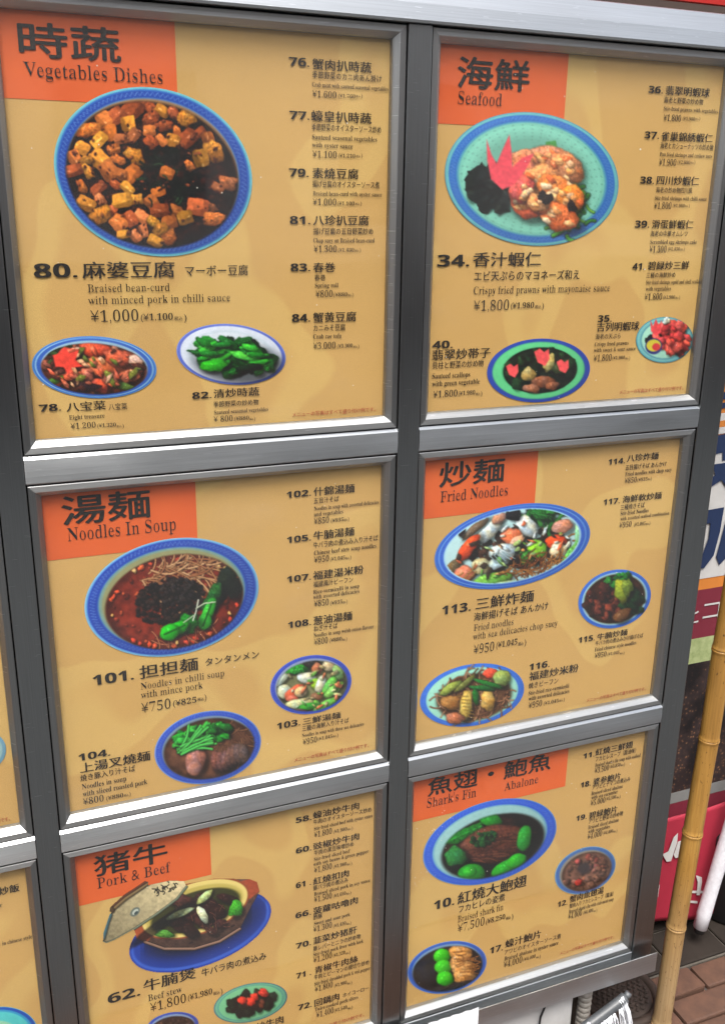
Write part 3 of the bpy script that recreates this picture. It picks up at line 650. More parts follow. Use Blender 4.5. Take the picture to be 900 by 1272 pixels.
    def curl(s, x, y, ln, ang, w, col, bend=1.2, n=8):
        pts = [(x, y)]; b = s.rg.uniform(-bend, bend)
        for k in range(n): ang += b / n + s.rg.uniform(-.12, .12); x += math.cos(ang) * ln / n; y += math.sin(ang) * ln / n; pts.append((x, y))
        s.strand(pts, w, col)
    def poly(s, pts, col, soft=.8, tex=.12, grad=None):
        pts = np.asarray(pts, float); mn = pts.min(0) - 3; mx = pts.max(0) + 3
        i = np.where((s.x > mn[0]) & (s.x < mx[0]) & (s.y > mn[1]) & (s.y < mx[1])); X = s.x[i]; Y = s.y[i]
        ins = np.zeros(X.shape, bool); dist = np.full(X.shape, 1e9)
        for a, b in zip(pts, np.roll(pts, -1, 0)):
            d = b - a; t = np.clip(((X - a[0]) * d[0] + (Y - a[1]) * d[1]) / max(d @ d, 1e-9), 0, 1)
            dist = np.minimum(dist, np.hypot(X - a[0] - t * d[0], Y - a[1] - t * d[1]))
            cond = ((a[1] > Y) != (b[1] > Y)); xi = (b[0] - a[0]) * (Y - a[1]) / ((b[1] - a[1]) if b[1] != a[1] else 1e-9) + a[0]
            ins ^= cond & (X < xi)
        sdn = np.where(ins, dist, -dist); k = 1 + tex * 2 * (fbm(X * .3, Y * .3, s.seed + 5) - .5)
        c = np.asarray(col, float) * k[..., None]
        if grad is not None:
            g = np.clip(((X - mn[0]) * grad[0] + (Y - mn[1]) * grad[1]) / (abs(grad[0]) * (mx[0] - mn[0]) + abs(grad[1]) * (mx[1] - mn[1])) , -1, 1); c = c * (1 - .5 * g)[..., None]
        s.put(i, sstep(-soft, soft, sdn), np.clip(c, 0, 255)); return i, sdn
    def mince(s, x, y, rx, ry, cols, n, size, spec=.2):
        for k in range(n):
            a = s.rg.uniform(0, 6.28); r = math.sqrt(s.rg.random()); z = s.rg.uniform(.6, 1.3) * size
            s.blob(x + rx * r * math.cos(a), y + ry * r * math.sin(a), z, z * s.rg.uniform(.55, 1), s.rg.uniform(0, 3), s.rg.choice(cols), .25, spec * s.rg.random(), .2, .35)
    def greens(s, x, y, rx, ry, cols, n, ln, w):
        for k in range(n):
            a = s.rg.uniform(0, 6.28); r = math.sqrt(s.rg.random())
            s.curl(x + rx * r * math.cos(a), y + ry * r * math.sin(a), ln * s.rg.uniform(.6, 1.2), s.rg.uniform(0, 6.28), w * s.rg.uniform(.6, 1.3), s.rg.choice(cols), 1.6, 5)
    def choy(s, x, y, ln, ang, w, col, dark):
        """bok choy half: pale swollen stem running into a dark leaf"""
        c, n = math.cos(ang), math.sin(ang)
        s.blob(x + c * ln * .62, y + n * ln * .62, ln * .38, w * .85, ang, dark, .3, .08, .35)
        s.blob(x + c * ln * .22, y + n * ln * .22, ln * .42, w * .62, ang, col, .08, .22, .12)
        s.blob(x, y, w * .95, w * .78, ang, col, .06, .30, .10)
        s.strand([(x - c * w * .5, y - n * w * .5), (x + c * ln * .5, y + n * ln * .5)], .8, tuple(v * .55 for v in col), .1)

def rim(pc, a, b, rings, pattern=None):
    """concentric glaze rings from the edge inwards: (radius, colour), with scroll pattern on the blue band"""
    r = np.sqrt((pc.x / a) ** 2 + (pc.y / b) ** 2)
    pc.c[:] = rings[0][1]
    for rad, col in rings[1:]:
        m = (1 - sstep(rad - .012, rad + .012, r))[..., None]; pc.c[:] = pc.c * (1 - m) + np.asarray(col) * m
    th = np.arctan2(pc.y / b, pc.x / a)
    if pattern:
        r0, r1, n, k = pattern; u = (r - r0) / (r1 - r0); m = (u > 0) & (u < 1)
        ph = th * n; wv = np.abs(np.sin(ph)) ; band = np.abs(u - .5 - .28 * np.sin(ph * 2)) < .10
        dots = ((u - .5) ** 2 * 9 + np.sin(ph) ** 2) < .18
        pc.c[m & (band | dots)] = pc.c[m & (band | dots)] * (1 - k) + np.array([190, 215, 240]) * k
    # glaze shading: light from the upper left
    sh = 1 + .10 * (-pc.x / a * .5 - pc.y / b * .7) * np.clip(r, 0, 1) + .06 * (fbm(pc.x * .25, pc.y * .25, pc.seed) - .5)
    pc.c *= sh[..., None]
def food_area(pc, x, y, rx, ry, col, soft=.03, tex=.25):
    r = np.sqrt(((pc.x - x) / rx) ** 2 + ((pc.y - y) / ry) ** 2)
    m = 1 - sstep(1 - soft, 1 + soft, r)
    base = np.asarray(col, float) * (1 + tex * 2 * (fbm(pc.x * .12, pc.y * .12, pc.seed + 2) - .5))[..., None]
    edge = (1 - .35 * sstep(.8, 1.0, r))[..., None]
    pc.c[:] = pc.c * (1 - m[..., None]) + base * edge * m[..., None]
    pc.clip = m
def inell(rg, x, y, rx, ry):
    a = rg.uniform(0, 6.28); r = math.sqrt(rg.random()); return x + rx * r * math.cos(a), y + ry * r * math.sin(a)
BLUE = (52, 92, 176); EDGE = (120, 185, 195); PALE = (170, 205, 215)
BOWL = [(1, EDGE), (.975, (70, 120, 190)), (.955, BLUE), (.86, (110, 160, 200)), (.845, (125, 150, 140))]

def p_mapo(pc, a, b):
    rim(pc, a, b, [(1, (112, 180, 190)), (.975, (62, 112, 178)), (.955, (44, 78, 158)), (.875, (96, 130, 168)), (.86, (150, 118, 88))], (.885, .955, 56, .32))
    food_area(pc, 0, 4, a * .865, b * .862, (48, 26, 20), tex=.5)
    rg = pc.rg; pc.mince(10, 5, a * .7, b * .7, [(40, 28, 24), (62, 34, 26), (78, 42, 34), (30, 24, 22)], 240, 4.0, .25)
    pc.mince(20, 0, 38, 48, [(26, 26, 24), (34, 36, 32), (24, 22, 20)], 90, 5, .12)
    cols = [(206, 122, 62), (218, 146, 58), (194, 104, 62), (228, 160, 64), (176, 92, 50), (208, 126, 78), (200, 116, 52)]
    done = []
    for k in range(3000):
        x, y = inell(rg, 0, 4, a * .80, b * .80); w = rg.uniform(8, 14.5)
        cen = ((x - 22) / 44) ** 2 + ((y + 2) / 40) ** 2
        if cen < 1 and rg.random() > .012: continue
        if any((x - p) ** 2 + (y - q) ** 2 < ((w + u) * .68) ** 2 for p, q, u in done): continue
        done.append((x, y, w))
    done.sort(key=lambda t: t[1] + t[0] * .2)
    for x, y, w in done:
        if x > 45 and rg.random() < .3: continue
        dk = rg.uniform(.62, 1.0) if x > 20 else rg.uniform(.8, 1.05); cc = tuple(v * dk for v in rg.choice(cols))
        if rg.random() < .35: pc.blob(x, y, w * 1.1, w * rg.uniform(.6, .9), rg.uniform(-.9, .9), cc, .25, .25, .35)
        else: pc.cube(x, y, w, w * rg.uniform(.62, .95), rg.uniform(-1.2, 1.2), cc, rg.uniform(.2, .5))
    pc.scatter(0, 6, a * .8, b * .8, [(70, 34, 26), (92, 46, 30), (150, 84, 52)], 70, 1.2, 2.6, 1.6, .4)
    pc.mince(0, 10, a * .75, b * .75, [(84, 42, 30), (140, 84, 56)], 30, 2.0, .35)
    pc.greens(18, 4, 34, 36, [(40, 58, 40), (58, 84, 56), (34, 44, 34)], 26, 10, 1.0)
def p_prawn(pc, a, b):
    rim(pc, a, b, [(1, (96, 150, 165)), (.985, (112, 178, 180)), (.955, (62, 112, 180)), (.865, (88, 152, 176)), (.84, (126, 190, 172)), (.80, (136, 200, 180))], (.875, .95, 60, .22))
    r = np.sqrt((pc.x / a) ** 2 + (pc.y / b) ** 2)
    inner = (1 - sstep(.55, .78, r))[..., None]; pc.c[:] = pc.c * (1 - inner * .16)
    dots = (np.sin(np.arctan2(pc.y / b, pc.x / a) * 44) > .75) & (np.abs((r * 18) % 1 - .5) < .18) & (r > .58) & (r < .82)
    pc.c[dots] *= .88
    pc.mince(-52, 16, 24, 22, [(36, 42, 38), (28, 34, 32), (44, 50, 44)], 70, 7, .06)
    pc.poly([(-66, 0), (-50, -8), (-26, 10), (-20, 42), (-32, 52), (-50, 36)], (42, 48, 47), 3)
    pc.scatter(-44, 24, 24, 26, [(40, 46, 44), (52, 58, 54), (32, 38, 36)], 50, 2, 5, 2.5, .1)
    pc.greens(46, 30, 38, 34, [(120, 178, 70), (90, 158, 60), (60, 120, 50)], 34, 16, 2.4)
    pc.poly([(10, -48), (22, -52), (30, -30), (14, -26)], (84, 150, 80))
    for x, y, rx, ry, an, c in [(20, -28, 26, 17, .2, (226, 146, 106)), (-8, -22, 18, 12, .3, (226, 150, 112)), (-4, -2, 16, 26, -.2, (224, 132, 100)), (44, -20, 22, 20, .6, (232, 150, 100)), (16, 4, 26, 22, .2, (236, 160, 104)), (36, 8, 30, 18, .3, (236, 136, 66)), (56, 16, 18, 16, .2, (236, 140, 56)), (2, 34, 22, 15, .5, (228, 112, 76)), (-6, 14, 15, 18, .3, (222, 104, 96)), (46, 42, 27, 16, .2, (232, 120, 62)), (16, 28, 15, 11, .3, (238, 168, 110))]:
        pc.blob(x - 4, y, rx, ry, an, c, .16, .22, .28)
        for k in range(7):
            qx, qy = inell(pc.rg, x - 4, y, rx * .7, ry * .7); pc.blob(qx, qy, rx * .26, ry * .22, pc.rg.uniform(-.5, .9), pc.rg.choice([(244, 190, 140), (240, 168, 104), (230, 120, 70), (246, 206, 160)]), .3, .35, .2, .12)
    pc.mince(20, 20, 8, 5, [(40, 26, 22)], 8, 4, 0); pc.mince(54, 26, 4, 4, [(44, 26, 20)], 4, 4, 0)
    i, sd = pc.poly([(-63, -40), (-54, -22), (-46, -12), (-42, -28), (-36, -50), (-30, -30), (-26, -10), (-16, -24), (-2, -32), (-10, -8), (-20, 10), (-34, 19), (-50, 8), (-58, -14)], (226, 88, 100), .9, .10)
def p_tantan(pc, a, b):
    rim(pc, a, b, [(1, (130, 180, 205)), (.98, (90, 140, 205)), (.965, (46, 76, 162)), (.85, (84, 128, 176)), (.835, (124, 152, 142)), (.80, (146, 146, 108))], (.865, .955, 56, .32))
    food_area(pc, 2, 6, a * .79, b * .80, (124, 50, 34), tex=.3)
    rg = pc.rg
    pc.mince(0, 8, a * .74, b * .74, [(150, 66, 44), (110, 44, 32), (196, 96, 60)], 60, 3, .3)
    for k in range(26):
        t = rg.uniform(0, 6.28); r = rg.uniform(.70, .77); pc.blob(2 + a * r * math.cos(t), 6 + b * r * math.sin(t), rg.uniform(2, 4), rg.uniform(1.6, 3), rg.uniform(0, 3), rg.choice([(226, 110, 70), (230, 96, 60), (234, 190, 120), (214, 80, 54)]), .3, .3)
    for k in range(80):
        x, y = inell(rg, 22, -26, 46, 20); pc.curl(x - 12, y, rg.uniform(24, 52), rg.uniform(-.5, 1.1), rg.uniform(.8, 1.2), rg.choice([(206, 156, 112), (186, 132, 92), (224, 180, 136), (170, 112, 78)]), 2.4)
    for k in range(24):
        x, y = inell(rg, -4, 40, 44, 12); pc.curl(x, y, rg.uniform(14, 30), rg.uniform(.2, 1.2), .8, rg.choice([(196, 130, 96), (176, 104, 76)]), 1.4)
    pc.mince(-4, 4, 44, 27, [(52, 40, 38), (40, 32, 32), (64, 48, 42), (34, 28, 28)], 330, 3.0, .18)
    pc.mince(8, -6, 24, 16, [(66, 58, 56), (54, 46, 46)], 90, 2.6, .2)
    pc.blob(70, -4, 12, 24, .5, (34, 44, 34), .3, .05); pc.blob(78, 6, 8, 12, .2, (28, 34, 28), .3, 0)
    pc.choy(34, 38, 52, -1.0, 11, (64, 178, 58), (40, 98, 44)); pc.choy(-12, 42, 42, -.22, 13, (44, 186, 40), (34, 120, 40))
    pc.strand([(20, 34), (26, 24), (32, 10)], 1.0, (226, 232, 214)); pc.strand([(27, 20), (38, 16), (52, 17)], .9, (214, 224, 196)); pc.strand([(8, 34), (22, 28)], .8, (206, 220, 190))
def p_seafood_noodles(pc, a, b):
    rim(pc, a, b, [(1, (90, 130, 190)), (.985, (60, 100, 185)), (.95, (120, 165, 215)), (.935, (56, 94, 186)), (.885, (160, 200, 220)), (.86, (180, 212, 214))], (.89, .93, 60, .2))
    r = pc.rg; pc.clip = (np.sqrt((pc.x / (a * .86)) ** 2 + (pc.y / (b * .86)) ** 2) < 1).astype(float)
    for k in range(70):
        x, y = inell(r, 16, 16, 66, 20); pc.curl(x, y, r.uniform(12, 28), r.uniform(0, 6.28), .9, r.choice([(150, 92, 48), (120, 70, 36), (180, 124, 64), (96, 56, 34)]), 2)
    pc.mince(0, 2, 66, 24, [(60, 44, 36), (44, 36, 32), (90, 60, 46)], 70, 6, .1)
    pc.greens(52, -28, 26, 12, [(46, 120, 52), (70, 146, 66), (36, 88, 44)], 30, 16, 3)
    for x, y, rx, ry, an, c in [(-76, 8, 12, 7, -.5, (120, 100, 70)), (-40, -32, 22, 5, -.4, (128, 112, 96)), (-24, -24, 20, 8, -.5, (210, 218, 212)), (-8, -38, 10, 6, -.2, (200, 150, 128)), (22, -20, 16, 12, 1.0, (226, 236, 232)), (2, -12, 14, 11, .4, (228, 130, 92)), (6, -4, 12, 6, -.4, (240, 186, 150)), (-52, -12, 20, 8, -.6, (236, 92, 48)), (-66, 20, 13, 10, .2, (232, 140, 110)), (-44, 16, 12, 10, .2, (206, 196, 150)), (-16, 12, 22, 9, -.45, (210, 230, 232)), (-14, 4, 17, 10, .1, (226, 240, 240)), (-34, 34, 24, 8, .1, (130, 196, 84)), (-18, 46, 30, 6, .15, (176, 204, 160)), (30, 10, 12, 12, .3, (140, 206, 62)), (14, 18, 10, 10, .2, (60, 130, 54)), (54, 6, 14, 8, .05, (242, 92, 44)), (54, 18, 12, 9, .1, (226, 212, 180)), (66, -10, 14, 9, .1, (214, 152, 128)), (84, 4, 5, 22, .3, (150, 206, 150)), (64, 34, 28, 7, -.8, (110, 190, 90)), (40, 44, 20, 5, -.2, (150, 206, 130)), (-58, -34, 5, 8, .2, (70, 56, 60))]:
        pc.blob(x, y, rx, ry, an - .05, c, .14, .25, .16)
    pc.cube(10, -38, 9, 7, .3, (44, 42, 46))
    pc.leaf(44, -30, 16, 7, .4, (44, 112, 50)); pc.leaf(62, -34, 13, 6, -.3, (60, 136, 60)); pc.leaf(72, 24, 16, 5, -.9, (120, 190, 96))
    pc.scatter(0, 4, 72, 30, [(226, 232, 222), (120, 180, 84), (226, 120, 80), (200, 150, 96), (70, 56, 46), (170, 200, 130)], 46, 1.6, 3.6, 2.4)
    for k in range(60):
        x, y = inell(r, 18, 30, 44, 14); pc.curl(x, y, r.uniform(8, 22), r.uniform(-.8, .8), .7, r.choice([(160, 98, 50), (126, 74, 38), (190, 132, 70)]), 1.6)
    for k in range(12): pc.curl(r.uniform(-86, -60), r.uniform(20, 40), 16, r.uniform(-.5, .9), .8, (186, 140, 80), 1)
    for k in range(5): pc.strand([(-30 + k * 4, 4), (-24 + k * 6, 16)], .6, (170, 200, 206))
def p_fin(pc, a, b):
    rim(pc, a, b, [(1, (110, 150, 190)), (.985, (60, 96, 196)), (.86, (120, 170, 190)), (.83, (150, 190, 190))], (.88, .965, 50, .18))
    food_area(pc, 2, 6, a * .77, b * .74, (34, 20, 17), .06, .3)
    pc.mince(-2, 4, 50, 20, [(60, 34, 28), (46, 28, 24)], 20, 12, .08)
    pc.leaf(-24, -20, 26, 7, -.1, (34, 128, 44)); pc.blob(10, -26, 15, 9, .6, (44, 150, 50), .06, .2, .12)
    pc.blob(4, 4, 46, 23, .12, (110, 66, 54), .08, .12, .25); pc.blob(-6, -2, 30, 10, .2, (124, 78, 62), .1, .08, .3, 0)
    for k in range(40):
        x, y = inell(pc.rg, 4, 6, 40, 17); pc.curl(x, y, 16, .3, .7, pc.rg.choice([(128, 80, 62), (96, 56, 46)]), .4)
    pc.blob(42, 10, 9, 17, .5, (50, 150, 58), .06, .22, .12); pc.blob(-46, 4, 15, 12, .2, (54, 130, 70), .2, .1)
    pc.blob(-34, 30, 17, 13, .3, (42, 150, 44), .05, .22, .12); pc.blob(-36, 27, 9, 7, .3, (56, 172, 54), .05, .15, .1, 0); pc.blob(12, 36, 25, 8.5, -.15, (44, 158, 40), .05, .25, .1); pc.blob(24, 33, 13, 8.5, -.15, (52, 170, 46), .05, .2, .1, 0)
    pc.mince(-6, -6, 16, 8, [(40, 92, 48), (52, 112, 56), (30, 70, 40)], 50, 3, .1)
def p_treasure(pc, a, b):
    rim(pc, a, b, [(1, (96, 150, 200)), (.98, (60, 104, 184)), (.955, (150, 190, 215)), (.93, (60, 100, 180)), (.86, (150, 180, 200))], None)
    food_area(pc, 0, 2, a * .85, b * .82, (120, 66, 52)); r = pc.rg
    pc.mince(0, 2, 62, 28, [(150, 90, 70), (110, 60, 44), (170, 110, 84), (80, 60, 40)], 70, 6, .25)
    pc.greens(-44, -14, 18, 12, [(70, 92, 50), (50, 70, 40)], 16, 14, 3)
    for x, y, rx, ry, an, c in [(-2, -22, 22, 9, .1, (228, 96, 66)), (-34, -10, 12, 15, .2, (230, 84, 66)), (6, 0, 16, 12, .1, (222, 124, 84)), (28, -14, 18, 10, .3, (216, 108, 80)), (-22, -18, 7, 6, 0, (236, 190, 160)), (52, -10, 10, 8, .2, (214, 168, 140)), (44, 8, 14, 9, -.2, (196, 112, 84)), (8, 22, 11, 10, .3, (214, 96, 72)), (-36, 14, 18, 6, -.7, (226, 98, 76)), (-50, 20, 16, 4, -.4, (86, 130, 50)), (40, 22, 20, 5, .3, (90, 116, 56)), (22, 14, 12, 8, .4, (170, 100, 80)), (-10, 10, 9, 9, 0, (208, 120, 100)), (-8, 24, 18, 5, .1, (60, 40, 44))]:
        pc.blob(x, y, rx, ry, an, c, .22, .25, .2)
    pc.scatter(0, 2, 60, 26, [(226, 110, 80), (180, 100, 76), (120, 130, 60), (236, 180, 140), (90, 50, 40)], 60, 2, 4.5, 2.2)
    pc.poly([(-52, -12), (-42, -16), (-38, -24), (-32, -16), (-20, -20), (-24, -8), (-14, 0), (-28, 2), (-32, 10), (-38, 2), (-48, 2)], (232, 80, 66), .8)
def p_greens(pc, a, b):
    rim(pc, a, b, [(1, (130, 150, 210)), (.985, (96, 110, 190)), (.93, (206, 212, 224)), (.80, (196, 206, 216)), (.72, (208, 214, 222))], None)
    pc.shadow(4, 4, 52, 24, 0, .5); r = pc.rg
    pc.mince(6, 2, 46, 20, [(24, 70, 30), (20, 50, 28), (34, 96, 40)], 50, 8, .08)
    for k in range(30):
        x, y = inell(r, 4, 0, 46, 19); pc.leaf(x, y, r.uniform(8, 15), r.uniform(3.5, 6), r.uniform(-.9, .7), r.choice([(34, 120, 44), (26, 92, 36), (44, 146, 50)]))
    for k in range(34):
        x, y = inell(r, -2, -2, 44, 17); pc.blob(x, y, r.uniform(9, 16), r.uniform(3, 5), r.uniform(-.6, .5), r.choice([(48, 168, 52), (70, 190, 62), (34, 130, 44), (28, 104, 40), (90, 204, 80)]), .2, .22, .15)
    pc.blob(-20, 16, 17, 8, -.2, (56, 178, 40), .2, .2); pc.blob(22, 14, 16, 4, -.3, (30, 50, 34), .2, .05)
def p_pinkprawn(pc, a, b):
    rim(pc, a, b, [(1, (86, 140, 150)), (.96, (120, 176, 176)), (.86, (96, 150, 160)), (.80, (160, 206, 186))], None)
    pc.mince(-12, 0, 9, 10, [(34, 36, 38)], 20, 4, .02)
    pc.mince(10, -2, 20, 18, [(220, 84, 80), (230, 104, 92), (206, 70, 72)], 60, 6, .2)
    pc.ell(-14, 7, 10.5, 10, 0, (60, 60, 120)); pc.ell(-14, 6, 9, 7.5, 0, (200, 186, 70)); pc.ell(-11, 8, 5, 4.5, 0, (200, 70, 70))
    pc.poly([(-16, -26), (-13, -18), (-9, -27), (-6, -18), (-2, -25), (-4, -10), (-10, -5), (-16, -12)], (226, 84, 88), .6)
    pc.mince(3, -24, 4, 3, [(220, 226, 210)], 6, 3, .2)
def p_scallop(pc, a, b):
    rim(pc, a, b, [(1, (70, 90, 160)), (.985, (56, 78, 160)), (.90, (84, 160, 130)), (.88, (104, 196, 138)), (.72, (92, 180, 126))], None)
    food_area(pc, 2, 0, a * .72, b * .72, (40, 50, 40)); r = pc.rg; pc.clip = np.ones_like(pc.clip)
    pc.mince(2, 0, 40, 24, [(36, 60, 40), (28, 44, 34), (44, 72, 46)], 60, 6, .06)
    for x, y, rx, ry, an, c in [(-12, 4, 10, 9, 0, (186, 160, 100)), (14, -8, 8, 11, .4, (200, 180, 110)), (4, 14, 14, 7, .1, (150, 96, 70)), (-10, 22, 11, 5, .2, (160, 110, 86)), (16, 20, 10, 5, -.2, (140, 90, 66)), (24, 0, 8, 7, 0, (70, 80, 50))]: pc.blob(x, y, rx, ry, an, c, .2, .25)
    for x, y, k in [(6, -16, 1.25), (-32, -2, 1), (31, -3, 1)]:
        pc.poly([(x - 8 * k, y - 6 * k), (x - 2 * k, y - 9 * k), (x + 2 * k, y - 5 * k), (x + 7 * k, y - 8 * k), (x + 7 * k, y + 2 * k), (x + 2 * k, y + 9 * k), (x - 5 * k, y + 5 * k)], (232, 94, 96), .7)
def p_threesea(pc, a, b):
    rim(pc, a, b, [(1, (110, 130, 200)), (.98, (58, 74, 172)), (.885, (140, 150, 180))], (.90, .97, 46, .25))
    food_area(pc, 1, 2, a * .87, b * .85, (128, 128, 92), .04, .2)
    for x, y, rx, ry, an, c in [(-34, -14, 12, 5, -.6, (200, 212, 190)), (-12, -22, 14, 6, .1, (60, 176, 60)), (8, -24, 12, 6, .3, (50, 46, 44)), (-34, 2, 9, 10, .3, (206, 214, 190)), (-22, 4, 14, 6, -.4, (232, 112, 76)), (-26, 12, 8, 4, .1, (226, 120, 90)), (-14, 6, 8, 7, 0, (214, 190, 150)), (-4, -10, 12, 7, .2, (226, 232, 216)), (12, -18, 7, 7, 0, (190, 120, 84)), (26, -18, 8, 7, .1, (204, 190, 160)), (6, 0, 7, 7, 0, (160, 206, 60)), (12, 2, 6, 12, .6, (216, 220, 200)), (24, 4, 18, 5, -.7, (120, 200, 90)), (26, 12, 16, 5, -.5, (150, 212, 110)), (-18, 20, 18, 6, .05, (214, 212, 160)), (-8, 26, 18, 4, .05, (70, 160, 60)), (14, 28, 18, 5, -.3, (120, 196, 90)), (4, 16, 8, 5, .2, (150, 110, 84)), (-22, 30, 12, 4, .2, (96, 70, 80)), (36, -8, 6, 10, -.2, (150, 190, 120))]: pc.blob(x, y, rx, ry, an, c, .10, .25, .14)
    pc.scatter(0, 4, 38, 26, [(200, 210, 170), (110, 170, 80), (220, 130, 90), (170, 160, 120)], 30, 1.4, 3.2, 2.2); pc.leaf(-16, -22, 13, 5, .1, (60, 160, 60))
def p_pork(pc, a, b):
    rim(pc, a, b, [(1, (120, 150, 200)), (.975, (58, 84, 178)), (.86, (120, 140, 160))], (.88, .965, 48, .25))
    food_area(pc, 1, 2, a * .85, b * .83, (106, 72, 54), .04, .3); r = pc.rg
    for k in range(40):
        x, y = inell(r, 30, 0, 22, 24); pc.curl(x, y, 18, r.uniform(0, 3), .8, r.choice([(150, 108, 80), (128, 88, 66)]), 1.2)
    for k in range(7): pc.blob(6 + k * 6, 18 + 3 * math.sin(k), 6, 13, .15, (126 - 4 * k, 84, 78), .1, .15, .25)
    pc.blob(-18, 14, 12, 19, .55, (170, 118, 108), .12, .15, .2); pc.blob(-22, 22, 9, 10, .3, (180, 130, 118), .1, .12, .15, 0)
    for k in range(60):
        x, y = inell(r, -4, -16, 38, 12); pc.blob(x, y, r.uniform(5, 11), r.uniform(2.5, 5), r.uniform(-.7, .5), r.choice([(50, 160, 56), (36, 120, 46), (80, 196, 80), (28, 90, 40)]), .25, .15, .2)
    for k in range(16): pc.curl(-34 + r.uniform(-4, 4), -2 + r.uniform(-6, 6), 42, r.uniform(-.7, .1), 1.5, (96, 204, 100), .6)
def p_beefnoodle(pc, a, b):
    rim(pc, a, b, [(1, (90, 130, 190)), (.98, (62, 104, 190)), (.90, (150, 190, 205)), (.86, (176, 208, 200))], None)
    food_area(pc, 0, 0, a * .84, b * .84, (70, 42, 30), .05, .3); pc.clip = np.ones_like(pc.clip)
    pc.mince(-14, 0, 22, 24, [(110, 56, 44), (86, 44, 36), (130, 68, 52), (66, 36, 30)], 60, 5, .25)
    pc.mince(18, 10, 14, 16, [(30, 70, 40), (24, 54, 34), (40, 84, 46)], 30, 5, .05); pc.mince(10, -22, 16, 5, [(40, 110, 46), (50, 130, 54)], 16, 4, .1)
    pc.blob(12, -8, 9, 14, .3, (150, 160, 50), .25, .2); pc.blob(20, -10, 7, 10, .2, (120, 140, 60), .25, .15); pc.blob(2, 22, 12, 8, -.3, (120, 84, 54), .2, .2)
def p_vermicelli(pc, a, b):
    rim(pc, a, b, [(1, (90, 130, 200)), (.98, (64, 112, 204)), (.885, (150, 206, 200)), (.86, (160, 214, 196))], (.89, .97, 48, .2))
    r = pc.rg; pc.clip = (np.sqrt((pc.x / (a * .84)) ** 2 + ((pc.y - 2) / (b * .84)) ** 2) < 1).astype(float)
    food_area(pc, 2, 3, a * .72, b * .76, (110, 78, 54), .08, .3); pc.clip = np.ones_like(pc.clip)
    for k in range(130):
        x, y = inell(r, 2, 3, 42, 24); pc.curl(x, y, r.uniform(12, 26), r.uniform(0, 6.28), .8, r.choice([(176, 128, 96), (150, 100, 74), (196, 148, 116), (120, 82, 60)]), 2.4)
    for x, y, rx, ry, an, c in [(-28, 4, 12, 9, .1, (186, 132, 72)), (-10, 12, 8, 18, .25, (214, 186, 100)), (18, 10, 9, 12, .2, (220, 176, 96)), (-24, -14, 16, 5, -.4, (150, 168, 84)), (28, -22, 9, 6, .1, (226, 92, 66)), (40, -14, 10, 10, .2, (160, 180, 100)), (-6, -16, 18, 3.5, -.5, (140, 140, 70)), (14, -6, 18, 3.2, .25, (40, 110, 50)), (22, -10, 20, 3.2, .5, (46, 124, 54)), (4, 2, 4, 11, .1, (36, 120, 50)), (-26, 24, 12, 7, .3, (186, 120, 90))]: pc.blob(x, y, rx, ry, an, c, .16, .25, .18)
    for k in range(7): pc.strand([(-17 + k * 1.2, -2 + k * 4.6), (-5 + k * .6, 1 + k * 4.6)], .5, (180, 146, 70))
def p_crabsoup(pc, a, b):
    rim(pc, a, b, [(1, (120, 160, 180)), (.97, (72, 104, 160)), (.86, (110, 130, 140)), (.83, (140, 130, 120))], None)
    food_area(pc, 1, 2, a * .82, b * .82, (120, 88, 74), .05, .3)
    pc.mince(0, 2, 28, 19, [(150, 84, 76), (130, 96, 80), (110, 78, 66), (166, 110, 90)], 60, 3.6, .2)
    pc.ell(0, -3, 8, 7, 0, (66, 58, 60), .4); pc.blob(-14, 10, 5, 4, 0, (196, 70, 60), .2, .2); pc.blob(-4, -14, 4, 3, 0, (190, 96, 90), .2, .1)
def p_abalone(pc, a, b):
    rim(pc, a, b, [(1, (120, 150, 200)), (.98, (56, 96, 176)), (.89, (120, 150, 180))], None)
    food_area(pc, 0, 2, a * .88, b * .86, (54, 50, 52), .05, .3)
    pc.blob(-24, -2, 17, 18, .2, (42, 46, 52), .1, .05)
    for k in range(3): pc.blob(-3 + k * -1.5, -15 + k * 14, 11, 9.5, .1, (70, 196, 44), .06, .25, .08)
    for k in range(4): pc.blob(21 - k, -15 + k * 10, 15, 8, .1 - .1 * (k % 2), (214, 158, 96), .16, .25, .25)
    for k in range(26): x, y = inell(pc.rg, 20, 0, 13, 20); pc.curl(x, y, 10, .2, .6, (176, 118, 66), .6)
def p_redgreen(pc, a, b):
    rim(pc, a, b, [(1, (80, 120, 130)), (.96, (110, 170, 140)), (.90, (90, 150, 140)), (.86, (120, 184, 140))], None)
    pc.mince(0, 1, 30, 13, [(30, 44, 36), (24, 36, 30), (40, 54, 42)], 60, 5, .05)
    pc.mince(2, 4, 14, 8, [(120, 70, 54), (96, 56, 44)], 16, 4, .15)
    for x, y in [(-9, -5), (6, -6), (18, -8), (1, -1)]: pc.blob(x, y, 5.5, 5, .4, (224, 74, 58), .2, .15)
def p_mincebowl(pc, a, b):
    rim(pc, a, b, [(1, (90, 110, 170)), (.96, (58, 78, 160)), (.86, (130, 150, 180))], None)
    food_area(pc, 0, 2, a * .84, b * .82, (70, 54, 50), .05, .3); pc.mince(0, 0, 22, 11, [(84, 66, 60), (60, 48, 46), (104, 84, 76)], 90, 2.4, .2)
def p_plate_edge(pc, a, b):
    rim(pc, a, b, [(1, (120, 160, 180)), (.9, (160, 190, 190)), (.6, (190, 190, 170))], None)
def p_turq_bowl(pc, a, b):
    rim(pc, a, b, [(1, (120, 190, 200)), (.985, (40, 84, 170)), (.90, (60, 150, 190)), (.84, (90, 190, 190)), (.55, (150, 200, 170))], None)
    pc.mince(0, 6, 24, 14, [(220, 190, 130), (206, 170, 110), (230, 206, 150)], 80, 2.6, .2)

